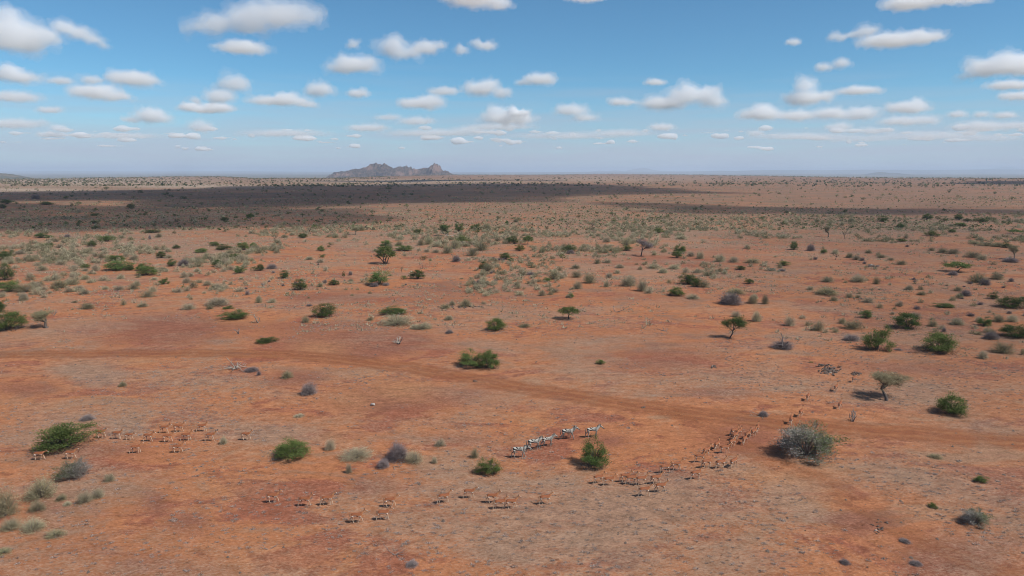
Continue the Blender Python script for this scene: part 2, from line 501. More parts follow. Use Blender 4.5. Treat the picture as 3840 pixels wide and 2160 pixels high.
def hill(name, prof, dist, thick, mat, rough, label, cat, nu=260, nvv=60, base=-58.0, bare=None, seed=0):
    """prof: skyline as photograph pixels; the ridge stands across the view at DIST metres."""
    prof = np.array(prof, float)
    px = np.linspace(prof[0, 0], prof[-1, 0], nu)
    py = np.interp(px, prof[:, 0], prof[:, 1])
    x = (px - 1920) / FPX * dist * 0.9872
    d = np.array([ray(a, b) for a, b in zip(px, py)])
    top = CAM_H + d[:, 2] / d[:, 1] * dist
    top = top + fbm(px / 5.0, px * 0 + seed, None, 3, seed + 60) * 5.0 * min(rough, 2) * (dist < 9000)
    v = np.linspace(-1, 1, nvv)
    X = np.repeat(x[:, None], nvv, 1)
    Y = dist + v[None, :] * thick
    prof_v = np.where(v < 0, (1 - np.abs(v) ** 1.6), (1 - np.abs(v) ** 1.5))
    X = X + (fbm(X / thick * 2, Y / thick * 2, None, 3, seed + 40)) * thick * 0.05
    n1 = fbm(X / (thick * 0.30), Y / (thick * 0.30), None, 5, seed, 0.6)
    n2 = 1 - np.abs(fbm(X / (thick * 0.12), Y / (thick * 0.12), None, 4, seed + 5, 0.6)) * 2
    hh = (top - base)[:, None]
    Z = base + hh * prof_v[None, :] + (n1 * 0.16 * rough + (n2 - 0.6) * 0.10 * rough) * hh * (1 - np.exp(-((v[None, :]) / 0.08) ** 2) * 0.88) * np.minimum(1, prof_v[None, :] * 3)
    V = np.stack([X, Y + X * 0, Z], -1).reshape(-1, 3)
    i = np.arange(nu - 1)[:, None] * nvv + np.arange(nvv - 1)[None, :]
    F = np.stack([i, i + nvv, i + nvv + 1, i + 1], -1).reshape(-1, 4)
    me = mesh_from(name, V, F, [mat], smooth=False)
    b = np.zeros(len(V))
    if bare is not None:
        qx, qy, _ = px_of(V[:, 0], V[:, 1], V[:, 2])
        for (cx, cy_, rx, ry) in bare:
            b = np.maximum(b, np.exp(-(((qx - cx) / rx) ** 2 + ((qy - cy_) / ry) ** 2)))
    set_attr(me, 'bare', b)
    o = link(name, me)
    if cat: tag(o, label, cat)
    else: tag(o, label, None, None, 'structure')
    return o

z5 = [(-20,480),(20,400),(50,350),(80,312),(110,262),(150,258),(200,264),(240,238),(290,245),(350,232),(420,218),(470,192),(520,190),(560,188),(610,172),(650,160),(700,156),(760,135),(800,125),(830,112),(865,108),(895,98),(920,104),(950,100),(1000,106),(1040,126),(1075,112),(1105,101),(1150,125),(1200,155),(1260,167),(1330,156),(1400,150),(1470,154),(1490,140),(1520,124),(1560,132),(1600,165),(1620,177),(1690,176),(1710,184),(1740,185),(1850,182),(1960,165),(2010,140),(2040,120),(2070,104),(2090,92),(2110,96),(2130,95),(2170,120),(2195,150),(2210,182),(2240,215),(2300,228),(2350,245),(2390,270),(2420,292),(2500,300),(2600,330),(2700,360)]
hill('rocky_hill', [(1240 + a / 5.367, 600 + b / 5.367) for a, b in z5], 7600.0, 520.0, M_HILL, 2.0,
     'rocky purple-brown hill with a bare knob at its right end on the skyline', None, 380, 70,
     bare=[(1636, 630, 16, 12), (1560, 640, 6, 7), (1500, 652, 12, 7), (1262, 655, 10, 6), (1300, 652, 12, 6), (1540, 650, 5, 8), (1380, 628, 14, 8)], seed=2)
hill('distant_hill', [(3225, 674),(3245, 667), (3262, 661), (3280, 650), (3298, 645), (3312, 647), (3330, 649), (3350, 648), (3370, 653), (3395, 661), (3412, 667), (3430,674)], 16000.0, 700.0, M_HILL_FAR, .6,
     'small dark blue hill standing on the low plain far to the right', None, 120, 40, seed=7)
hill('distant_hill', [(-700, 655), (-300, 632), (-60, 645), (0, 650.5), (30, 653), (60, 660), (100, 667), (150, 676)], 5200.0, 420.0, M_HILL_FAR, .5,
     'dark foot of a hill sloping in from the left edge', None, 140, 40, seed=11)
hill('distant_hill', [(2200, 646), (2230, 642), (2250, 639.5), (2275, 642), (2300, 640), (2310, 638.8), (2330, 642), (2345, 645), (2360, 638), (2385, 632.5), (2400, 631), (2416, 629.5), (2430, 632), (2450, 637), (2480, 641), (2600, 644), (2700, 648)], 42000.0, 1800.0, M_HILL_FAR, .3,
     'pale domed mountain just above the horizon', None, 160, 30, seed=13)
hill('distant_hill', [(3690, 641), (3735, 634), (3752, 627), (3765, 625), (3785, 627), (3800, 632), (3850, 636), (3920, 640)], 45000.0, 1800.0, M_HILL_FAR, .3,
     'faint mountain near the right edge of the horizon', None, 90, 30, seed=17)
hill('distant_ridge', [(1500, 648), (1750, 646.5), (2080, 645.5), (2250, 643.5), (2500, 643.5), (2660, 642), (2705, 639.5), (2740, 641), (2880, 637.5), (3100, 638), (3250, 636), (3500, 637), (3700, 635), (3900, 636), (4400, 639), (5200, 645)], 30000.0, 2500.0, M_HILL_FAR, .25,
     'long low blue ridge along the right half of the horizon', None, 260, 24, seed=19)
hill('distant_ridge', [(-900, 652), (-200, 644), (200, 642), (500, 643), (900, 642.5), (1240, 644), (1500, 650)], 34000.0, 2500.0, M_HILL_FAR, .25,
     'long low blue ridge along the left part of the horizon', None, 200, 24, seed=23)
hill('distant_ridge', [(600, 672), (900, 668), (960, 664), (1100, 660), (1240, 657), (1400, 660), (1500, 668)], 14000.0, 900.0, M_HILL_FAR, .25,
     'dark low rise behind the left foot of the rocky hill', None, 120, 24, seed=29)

# ------------------------------------------------------------------ clouds
def cloud_mat(name, dens, col=(1.0, 1.0, 1.0)):
    m, t, n = new_mat(name)
    o_ = nd(t, 'ShaderNodeOutputMaterial')
    pv = nd(t, 'ShaderNodeVolumePrincipled')
    pv.inputs['Color'].default_value = (*col, 1)
    pv.inputs['Density'].default_value = dens
    pv.inputs['Anisotropy'].default_value = 0.0
    t.links.new(pv.outputs[0], o_.inputs['Volume'])
    return m
_cm = {}
def cloud_mat_for(d):
    k = round(math.log(d) * 4)
    if k not in _cm: _cm[k] = cloud_mat('cloud_vapour', math.exp(k / 4))
    return _cm[k]

_ico = None
def ico(sub=3):
    global _ico
    if _ico is None:
        import bmesh
        bm = bmesh.new(); bmesh.ops.create_icosphere(bm, subdivisions=sub, radius=1)
        _ico = (np.array([v.co[:] for v in bm.verts]), np.array([[v.index for v in f.verts] for f in bm.faces]))
        bm.free()
    return _ico

def _remesh(V, F, voxel):
    me = mesh_from('tmp', V, F)
    o = bpy.data.objects.new('tmp', me); COL.objects.link(o)
    md = o.modifiers.new('r', 'REMESH'); md.mode = 'VOXEL'; md.voxel_size = voxel
    dg = bpy.context.evaluated_depsgraph_get()
    m2 = bpy.data.meshes.new_from_object(o.evaluated_get(dg))
    bpy.data.objects.remove(o); bpy.data.meshes.remove(me)
    n = len(m2.vertices)
    co = np.empty(n * 3, np.float32); m2.vertices.foreach_get('co', co)
    no = np.empty(n * 3, np.float32); m2.vertices.foreach_get('normal', no)
    fc = np.empty(len(m2.loops), np.int32); m2.loops.foreach_get('vertex_index', fc)
    bpy.data.meshes.remove(m2)
    return co.reshape(-1, 3).astype(float), no.reshape(-1, 3).astype(float), fc.reshape(-1, 4)

def build_cloud(name, blobs, dens, voxel, namp, nscale, seed, base=None, shells=((1.16, .20, 1.7), (.92, .40, 1.1), (.66, .70, .8))):
    """blobs: world (x,y,z,rx,ry,rz); union by voxel remesh, billowed by noise, in nested shells of vapour so the rim stays thin"""
    iv, jf = ico()
    outV, outF, outM, mats, nn = [], [], [], [], 0
    cen = np.array([b[:3] for b in blobs]).mean(0)
    for si, (rs, dfr, nf) in enumerate(shells):
        Vs, Fs = [], []
        for k, (x, y, z, a, b, c_) in enumerate(blobs):
            v = iv * np.array([a, b, c_]) * rs
            if base is not None: v[:, 2] = np.where(v[:, 2] < 0, v[:, 2] * 0.55, v[:, 2])
            Vs.append(v + np.array([x, y, z])); Fs.append(jf + k * len(iv))
        voxel_ = voxel * (1.0, 1.25, 1.7)[si]
        co, no, fc = _remesh(np.concatenate(Vs) - cen, np.concatenate(Fs), voxel_)
        q = (co + cen) / nscale
        f = fbm(q[:, 0], q[:, 1], q[:, 2] * 1.3, 4, seed, 0.6)
        bil = 0.55 - np.abs(fbm(q[:, 0] * 2.1, q[:, 1] * 2.1, q[:, 2] * 2.1, 4, seed + 3, 0.62)) * 2.2
        co = co + no * ((f * 1.5 + bil * 0.7) * namp * nf)[:, None] * np.array([1, 1, .85])
        co, no, fc = _remesh(co, fc, voxel_ * .95)
        q = (co + cen) / nscale * 5.3
        co = co + no * (fbm(q[:, 0], q[:, 1], q[:, 2], 3, seed + 9, .6) * namp * .28)[:, None]
        outV.append(co); outF.append(fc + nn); nn += len(co); outM.append(np.full(len(fc), si)); mats.append(cloud_mat_for(dens * dfr))
    me = mesh_from(name, np.concatenate(outV), np.concatenate(outF), [], smooth=True, matidx=np.concatenate(outM))
    for m_ in mats: me.materials.append(m_)
    return link(name, me, None, tuple(cen))

CLOUD_BASE = 1150.0
# key, tile, density factor, blobs (centre x, y, radii) in sky-tile pixels, label
CL = [
 ('0',1.0,[(10,150,130,60),(80,250,230,85),(290,290,150,70),(130,340,240,45)],'big white cloud cut by the left edge, upper of the left ones'),
 ('0',.6,[(480,220,100,45),(600,262,110,38),(700,300,70,25),(770,340,50,16)],'ragged cloud trailing off right of the big left-edge cloud'),
 ('0',1.0,[(2310,120,130,95),(2120,125,190,85),(1880,160,180,75),(1680,195,160,50),(1480,215,110,28),(1860,240,110,30)],'largest long white cloud at the top, thick at its right end'),
 ('0',.7,[(1830,370,180,36),(1850,345,70,28)],'flat oval cloud right under the largest top cloud'),
 ('0',.9,[(60,560,110,48),(160,590,130,34)],'wedge-shaped cloud on the left edge at mid height'),
 ('0',.8,[(1000,600,170,42),(870,585,80,36),(1140,620,70,36),(700,610,80,28)],'long low cloud with a notched top in the left sky'),
 ('0',.9,[(720,705,170,42),(650,690,90,28),(880,735,120,24)],'flat cloud just below the long low notched cloud'),
 ('0',.35,[(120,740,170,32)],'faint thin cloud on the left edge beneath the wedge-shaped one'),
 ('0',.35,[(370,835,85,22)],'small faint cloud alone low in the left sky'),
 ('0',.3,[(460,615,90,22)],'faint shred of cloud between the left edge and the notched cloud'),
 ('0',.95,[(1775,640,105,58),(1700,650,60,24)],'round puff at the top of a stepped trio left of centre'),
 ('0',.95,[(1665,740,110,44),(1470,765,60,22)],'middle puff of the stepped trio left of centre'),
 ('0',.8,[(1640,820,120,28),(1450,815,100,26),(1560,835,130,20)],'flat bottom cloud of the stepped trio left of centre'),
 ('0',.8,[(2400,685,100,42)],'oval cloud right of the stepped trio'),
 ('0',.75,[(2100,765,230,30),(2170,740,90,32),(2310,790,80,18)],'long flat cloud right of the stepped trio'),
 ('0',1.0,[(1140,880,115,42),(1220,905,70,24),(990,910,80,16)],'bright low puff with a flat base in the left sky'),
 ('0',.5,[(1510,965,95,36)],'hazy mound of cloud low left of the rocky hill'),
 ('0',.4,[(440,970,60,20),(400,1020,110,18)],'two-layered faint cloud near the left horizon'),
 ('1',1.0,[(110,500,160,52),(40,520,130,36)],'smooth white oval cloud under the largest top cloud, to its right'),
 ('1',.9,[(1000,0,190,42),(1190,45,80,45),(880,-20,140,30)],'cloud hanging from the top edge near the centre'),
 ('1',.5,[(1850,-10,150,20)],'thin sliver of cloud on the top edge right of centre'),
 ('1',.95,[(380,365,110,62),(500,410,100,36)],'bright puffy cloud left of centre with a bulging top'),
 ('1',.7,[(640,365,100,42),(745,355,55,28)],'greyer cloud joined to the right of the bright puffy one'),
 ('1',.45,[(90,345,50,30)],'small wisp left of the bright puffy cloud'),
 ('1',.6,[(905,385,50,28)],'small puff right of the joined puffy pair'),
 ('1',.45,[(1090,350,85,28),(1020,325,50,18)],'ragged wisp further right of the small puff'),
 ('1',.8,[(130,712,75,30)],'small oval cloud low above the rocky hill'),
 ('1',.9,[(600,790,160,34),(690,765,95,40),(510,790,70,28)],'two-humped white cloud above the right end of the hill'),
 ('1',.9,[(1060,675,130,42),(1100,650,80,34)],'bright cloud right of centre with a smaller one touching it'),
 ('1',.8,[(1220,712,62,38)],'smaller puff touching the right side of a bright cloud'),
 ('1',.4,[(780,695,110,26)],'pale flat cloud left of the touching pair'),
 ('1',.7,[(1500,605,120,34),(1370,628,60,14)],'low oval cloud in the centre-right with a tail to the left'),
 ('1',.55,[(1260,905,200,42),(1170,850,80,34)],'wide hazy cloud carrying a brighter cap'),
 ('1',1.2,[(1330,860,85,22),(1295,835,40,22)],'small brilliant white cap on the wide hazy cloud'),
 ('1',.6,[(1740,840,125,36),(1840,895,100,20)],'rounded cloud right of the wide hazy one'),
 ('1',.7,[(2100,775,85,26),(2190,775,50,14)],'small egg-shaped cloud left of the large right-of-centre cloud'),
 ('1',.5,[(2370,625,80,18)],'thin short cloud above the large right-of-centre cloud'),
 ('1',1.0,[(2430,785,170,36),(2580,740,130,52),(2640,700,90,50),(2740,730,110,50),(2820,775,80,34)],'large bright cauliflower cloud right of centre'),
 ('1',.3,[(200,970,150,24)],'flat hazy cloud just above the rocky hill'),
 ('1',.3,[(350,890,100,18),(570,920,130,26)],'pair of hazy smears above the hill'),
 ('1',.4,[(2420,965,100,22)],'hazy low cloud under the large right-of-centre cloud'),
 ('2',.9,[(1700,35,180,34),(1930,5,260,26),(2200,10,120,14)],'long cloud along the top edge at the right'),
 ('2',.9,[(1560,315,200,40),(1800,290,150,36),(1900,285,70,26)],'long cloud in the upper right with a wavy back'),
 ('2',.5,[(1390,240,90,36),(1180,285,80,22),(1290,265,70,20)],'ragged wisps reaching left of the wavy upper right cloud'),
 ('2',.5,[(840,322,55,20)],'tiny cloud alone in the upper right blue'),
 ('2',.7,[(1060,515,65,28),(1210,480,60,34)],'small twin-peaked cloud right of centre'),
 ('2',.95,[(930,650,80,48),(940,745,160,38),(1050,735,90,34),(860,765,90,20)],'pyramid-shaped cloud in the right sky'),
 ('2',.6,[(1330,690,155,24)],'flat thin cloud right of the pyramid-shaped one'),
 ('2',.8,[(600,870,170,36),(600,830,85,34),(860,880,150,28),(1130,865,140,32),(1360,850,110,28),(1320,895,130,16)],'longest low bank of joined puffs in the right sky'),
 ('2',.8,[(1700,820,150,36),(1770,790,62,34)],'hump-backed cloud at the right end of the longest bank'),
 ('2',.5,[(1650,920,160,26),(1850,915,80,32)],'hazy low cloud below the hump-backed one'),
 ('2',1.0,[(2420,510,260,46),(2480,450,120,42),(2580,520,140,60),(2200,580,120,16)],'large cloud cut by the right edge, peaked on top'),
 ('2',.7,[(2470,650,170,26)],'flat cloud on the right edge under the large peaked one'),
 ('2',.6,[(2530,730,120,26)],'lowest of three clouds stacked on the right edge'),
 ('2',.5,[(2070,870,70,24)],'first of three little puffs low at the right'),
 ('2',.5,[(2255,868,55,22)],'second of three little puffs low at the right'),
 ('2',.5,[(2430,875,80,20)],'third of three little puffs low at the right'),
 ('2',.35,[(2250,960,210,30),(2500,955,130,26)],'broad hazy cloud low in the right corner of the sky'),
 ('2',.35,[(1180,965,100,28),(1440,990,140,20)],'hazy low cloud under the longest bank'),
 ('2',.2,[(900,1035,380,22),(1300,1050,300,20)],'long hazy streak low under the right-hand cloud bank'),
 ('2',.2,[(1900,1030,420,26),(2300,1045,300,22)],'long hazy streak low in the right corner'),
 ('1',.2,[(700,1010,380,24),(1000,985,200,20)],'long hazy streak low above and right of the hill'),
 ('1',.2,[(1700,1030,420,22),(2100,1010,260,22)],'long hazy streak low right of centre'),
 ('1',.2,[(1200,960,260,22)],'hazy streak under the wide hazy cloud'),
 ('0',.2,[(900,1030,330,18)],'hazy streak low in the left sky'),
 ('0',.2,[(2150,1010,330,22)],'hazy streak low over the left foot of the hill'),
 ('0',.2,[(100,940,260,30)],'hazy patch low at the left edge'),
 ('2',.4,[(550,1010,60,20)],'small hazy puff low right of centre'),
]
for k, (tl, df, bl, lab) in enumerate(CL):
    px = [int(tl) * 1280 + b[0] / 2.0125 for b in bl]
    py = [b[1] / 2.0125 for b in bl]
    pb = max(b[1] + b[3] * 0.55 for b in bl) / 2.0125
    d0 = ray(1920, min(pb, 560))
    dist = CLOUD_BASE * (1.0 + 0.08 * math.sin(k * 2.3)) / (d0[2] / d0[1])
    dist = min(dist, 38000)
    blobs = []
    rmax = 0
    rr = random.Random(k * 31 + 5)
    for x_, y_, b in zip(px, py, bl):
        s = dist / FPX * 1.013
        rx, rz = b[2] / 2.0125 * s * 1.10, b[3] / 2.0125 * s * 1.45
        d = ray(x_, y_)
        X = d[0] / d[1] * dist; Z = CAM_H + d[2] / d[1] * dist
        ry = min(rx * 0.8, rz * 3.0)
        blobs.append((X, dist, Z, rx * .92, ry, rz * .92))
        rmax = max(rmax, rz)
        # secondary lobes break the outline
        nl = 5 if rx > 60 else 3
        for q in range(nl):
            a = rr.uniform(-0.85, 0.85)
            zz = math.sqrt(max(0, 1 - a * a)) * rr.uniform(0.25, 0.8)
            f = rr.uniform(0.25, 0.42)
            blobs.append((X + a * rx * .85, dist + rr.uniform(-.4, .4) * ry, Z + zz * rz * .8, min(rx * f, rz * 1.3), ry * f, rz * f * 1.1))
    ext = max(b[0] + b[3] for b in blobs) - min(b[0] - b[3] for b in blobs)
    vox = max(ext / 74, rmax / 7.5)
    dens = (0.18 + .82 * df) * 2.0 / (2 * rmax)
    o = build_cloud('cloud', blobs, dens, vox, rmax * 0.42, rmax * 0.85, 100 + k * 7, base=True)
    tag(o, lab, 'cloud', 'fair-weather clouds over the plain')

# far bank of small clouds low over the horizon: too many and too dim to count
bank = []
rr = random.Random(77)
fa = []
for k in range(190):
    px_ = rr.uniform(-200, 4040)
    py_ = rr.choice([rr.uniform(482, 520), rr.uniform(505, 560)])
    if px_ < 1200 and rr.random() < .45: continue
    d0 = ray(1920, py_ + 6)
    dist = min(CLOUD_BASE / (d0[2] / d0[1]), 52000)
    s = dist / FPX
    wpx, hpx = rr.uniform(20, 75), rr.uniform(5, 12)
    d = ray(px_, py_)
    X = d[0] / d[1] * dist; Z = CAM_H + d[2] / d[1] * dist
    for q in range(rr.randint(2, 4)):
        f = rr.uniform(.4, 1)
        fa.append((X + rr.uniform(-.6, .6) * wpx * s, dist + rr.uniform(-.3, .3) * wpx * s, Z + rr.uniform(-.1, .7) * hpx * s, wpx * s * f * .6, wpx * s * .5 * f, hpx * s * f * .8))
o = build_cloud('cloud_bank', fa, 0.0065, 110, 120, 420, 900, base=True, shells=((1.0, 1.0, 1.0),))
tag(o, 'hazy line of small far clouds low above the horizon', None, None, 'stuff')

# clouds overhead, outside the picture: they shade the plain where the photograph shows it
def shade_cloud(poly_px, H, thick, dens, label, seed, cell):
    W = np.array([at(a, b)[:2] for a, b in poly_px])
    x0, y0 = W.min(0); x1, y1 = W.max(0)
    def inside(x, y):
        c_ = False; j = len(W) - 1
        for i in range(len(W)):
            if (W[i, 1] > y) != (W[j, 1] > y) and x < (W[j, 0] - W[i, 0]) * (y - W[i, 1]) / (W[j, 1] - W[i, 1]) + W[i, 0]: c_ = not c_
            j = i
        return c_
    rr = random.Random(seed)
    bl = []
    nx, ny = int((x1 - x0) / cell) + 1, int((y1 - y0) / cell) + 1
    hx, hy = SUN.x / SUN.z * H, SUN.y / SUN.z * H
    for i in range(nx + 1):
        for j in range(ny + 1):
            x = x0 + (i + rr.uniform(-.3, .3)) * cell; y = y0 + (j + rr.uniform(-.3, .3)) * cell
            if inside(x, y):
                if rr.random() < .07: continue
                r_ = cell * rr.uniform(.58, .85)
                bl.append((x + hx, y + hy, H + rr.uniform(-.1, .1) * thick, r_, r_, thick * rr.uniform(.4, .62)))
    o = build_cloud('cloud', bl, dens, max(cell * .42, 14), cell * 0.26, cell * 1.1, seed, base=True, shells=((1.0, 1.0, 1.0),))
    tag(o, label, 'cloud', 'clouds overhead that shade the plain')
    return o
S1 = [(-700,735),(0,722),(400,713),(800,710),(1000,700),(1400,694),(1920,691),(2255,691),(2480,703),(2690,718),(2640,727),(2400,731),(2290,743),(2180,750),(1920,758),(1700,760),(1480,768),(1250,775),(950,778),(600,766),(300,757),(0,757),(-700,765)]
shade_cloud(S1, 1000.0, 240.0, 0.0088, 'broad cloud overhead that darkens the middle of the plain', 301, 85)
S1b = [(-900,775),(0,765),(300,765),(620,772),(950,786),(1300,780),(1420,796),(1570,824),(1430,832),(1330,838),(1150,846),(960,856),(560,858),(300,880),(0,872),(-500,880),(-900,850)]
shade_cloud(S1b, 1000.0, 70.0, 0.018, 'thinner cloud overhead that half shades the plain on the left', 306, 34)
S2 = [(2330,762),(2500,760),(2750,775),(3000,779),(3400,786),(3840,790),(4100,795),(4100,808),(3840,806),(3300,806),(2960,800),(2750,802),(2560,800),(2450,788)]
shade_cloud(S2, 1000.0, 120.0, 0.010, 'narrow cloud overhead that shades the gully on the right', 302, 30)
S3 = [(3650,682),(3840,679),(4200,678),(4200,690),(3840,696),(3700,692)]
shade_cloud(S3, 1000.0, 200.0, 0.015, 'small cloud overhead that shades the far right of the plain', 303, 90)
S4 = [(1150,679),(1500,676),(1900,674),(2150,676),(1900,678.5),(1500,681),(1250,682)]
shade_cloud(S4, 1100.0, 240.0, 0.012, 'thin long cloud overhead that shades a strip below the rocky hill', 304, 120)

S5 = [(2750,880),(3100,800),(3500,770),(4100,770),(4300,900),(4500,1700),(4300,2300),(3700,2000),(3350,1500),(3000,1150)]  # outline of an unseen veil, added to dim the right side
shade_cloud(S5, 1000.0, 60.0, 0.0042, 'added thin veil of cloud, unseen overhead, that dims the right side of the plain', 305, 42)
# ------------------------------------------------------------------ vegetation: materials
def leaf_mat(name, a, b, sheen=0.25, grey=None):
    m, t, n = new_mat(name)
    out = nd(t, 'ShaderNodeOutputMaterial')
    d = nd(t, 'ShaderNodeBsdfDiffuse'); tr = nd(t, 'ShaderNodeBsdfTranslucent'); mx = nd(t, 'ShaderNodeMixShader')
    c = mixc(t, attr(t, 'var'), a, b)
    if grey is not None: c = mixc(t, attr(t, 'half'), c, grey)
    oi = nd(t, 'ShaderNodeObjectInfo')
    hs = nd(t, 'ShaderNodeHueSaturation')
    mr = nd(t, 'ShaderNodeMapRange', i_3=0.482, i_4=0.512); t.links.new(oi.outputs['Random'], mr.inputs[0])
    mv = nd(t, 'ShaderNodeMapRange', i_3=0.82, i_4=1.2)
    t.links.new(mth(t, 'FRACT', mth(t, 'MULTIPLY', oi.outputs['Random'], 7.31)), mv.inputs[0])
    t.links.new(mr.outputs[0], hs.inputs['Hue']); t.links.new(mv.outputs[0], hs.inputs['Value']); t.links.new(c, hs.inputs['Color'])
    t.links.new(hs.outputs[0], d.inputs[0]); t.links.new(hs.outputs[0], tr.inputs[0])
    mx.inputs[0].default_value = sheen
    t.links.new(d.outputs[0], mx.inputs[1]); t.links.new(tr.outputs[0], mx.inputs[2]); t.links.new(mx.outputs[0], out.inputs[0])
    return m
M_LEAF = {
 'green':  leaf_mat('green_leaves', (0.072, 0.110, 0.032), (0.155, 0.210, 0.070), .3),
 'dark':   leaf_mat('dark_leaves', (0.045, 0.072, 0.026), (0.10, 0.140, 0.048), .25),
 'olive':  leaf_mat('olive_leaves', (0.205, 0.182, 0.105), (0.345, 0.31, 0.185), .25),
 'straw':  leaf_mat('straw_leaves', (0.31, 0.27, 0.175), (0.49, 0.43, 0.29), .25),
 'bare':   leaf_mat('dry_twigs', (0.17, 0.138, 0.13), (0.32, 0.27, 0.255), .1),
 'half':   leaf_mat('half_dead_leaves', (0.065, 0.100, 0.030), (0.150, 0.185, 0.070), .25, (0.33, 0.29, 0.27)),
}
def bark_mat(name, a, b):
    m, t, n = new_mat(name)
    out = nd(t, 'ShaderNodeOutputMaterial'); bs = nd(t, 'ShaderNodeBsdfPrincipled')
    bs.inputs['Roughness'].default_value = 0.9
    P = nd(t, 'ShaderNodeTexCoord').outputs['Object']
    t.links.new(mixc(t, noise(t, P, 9, 4, .6), a, b), bs.inputs['Base Color'])
    t.links.new(bs.outputs[0], out.inputs[0])
    return m
M_BARK = bark_mat('dark_bark', (0.055, 0.042, 0.034), (0.13, 0.10, 0.085))
M_TWIG = bark_mat('grey_bark', (0.15, 0.12, 0.105), (0.25, 0.21, 0.185))
M_BLEACH = bark_mat('bleached_wood', (0.22, 0.185, 0.15), (0.34, 0.295, 0.245))

# ------------------------------------------------------------------ vegetation: shapes (unit width, unit height, base at z = 0)
def unit(v): return v / np.maximum(np.linalg.norm(v, axis=-1, keepdims=True), 1e-9)

def leaf_tris(C, size, rng, up=0.0):
    n = len(C)
    nn = unit(rng.normal(size=(n, 3)) + np.array([.35, -.2, .9]) * up * 1.6)
    a = unit(np.cross(nn, rng.normal(size=(n, 3)))); b = np.cross(nn, a)
    s = size * rng.uniform(.6, 1.4, (n, 1))
    V = np.stack([C + a * s, C - a * s * .6 + b * s * .62, C - a * s * .6 - b * s * .62], 1).reshape(-1, 3)
    return V

def twig_tris(A, B, w, rng):
    d = unit(B - A)
    s = unit(np.cross(d, rng.normal(size=A.shape))) * w
    return np.stack([A + s, A - s, B], 1).reshape(-1, 3)

def tube(path, radii, sides=5):
    path = np.array(path, float); n = len(path)
    tg = np.gradient(path, axis=0); tg = unit(tg)
    ref = np.array([0.3, 0.9, 0.1])
    a = unit(np.cross(tg, ref)); b = np.cross(tg, a)
    th = np.linspace(0, 2 * np.pi, sides, endpoint=False)
    V = path[:, None] + (a[:, None] * np.cos(th)[None, :, None] + b[:, None] * np.sin(th)[None, :, None]) * np.array(radii)[:, None, None]
    V = V.reshape(-1, 3)
    F = []
    for i in range(n - 1):
        for k in range(sides):
            p, q = i * sides + k, i * sides + (k + 1) % sides
            F.append([p, q, q + sides]); F.append([p, q + sides, p + sides])
    return V, np.array(F)

class MB:
    def __init__(s): s.V = []; s.F = []; s.m = []; s.var = []; s.half = []; s.n = 0
    def add(s, V, F, m=0, var=0.5, half=0.0):
        s.V.append(V); s.F.append(F + s.n); s.n += len(V)
        s.m.append(np.full(len(F), m)); s.var.append(np.broadcast_to(var, (len(V),)).astype(float)); s.half.append(np.broadcast_to(half, (len(V),)).astype(float))
    def tris(s, V, m=0, var=0.5, half=0.0): s.add(V, np.arange(len(V)).reshape(-1, 3), m, var, half)
    def arrays(s): return np.concatenate(s.V), np.concatenate(s.F), np.concatenate(s.m), np.concatenate(s.var), np.concatenate(s.half)
    def mesh(s, name, mats):
        V, F, m, var, half = s.arrays()
        me = mesh_from(name, V, F, mats, matidx=m)
        set_attr(me, 'var', var); set_attr(me, 'half', half)
        return me

def stems(mb, rng, n, spread, h, r=.012, m=0, base=.05, seg=3):
    tips = []
    for k in range(n):
        a = rng.uniform(0, 2 * math.pi); rr = rng.uniform(.3, 1) * spread
        p0 = np.array([math.cos(a), math.sin(a), 0]) * base * rng.uniform(0, 1)
        p3 = np.array([math.cos(a) * rr, math.sin(a) * rr, h * rng.uniform(.65, 1)])
        mid = (p0 + p3) / 2 + rng.normal(size=3) * .05 + np.array([0, 0, .06])
        V, F = tube([p0, mid, p3], [r, r * .7, r * .25], 4)
        mb.add(V, F, m, rng.uniform(.2, .8))
        tips.append(p3)
    return np.array(tips)

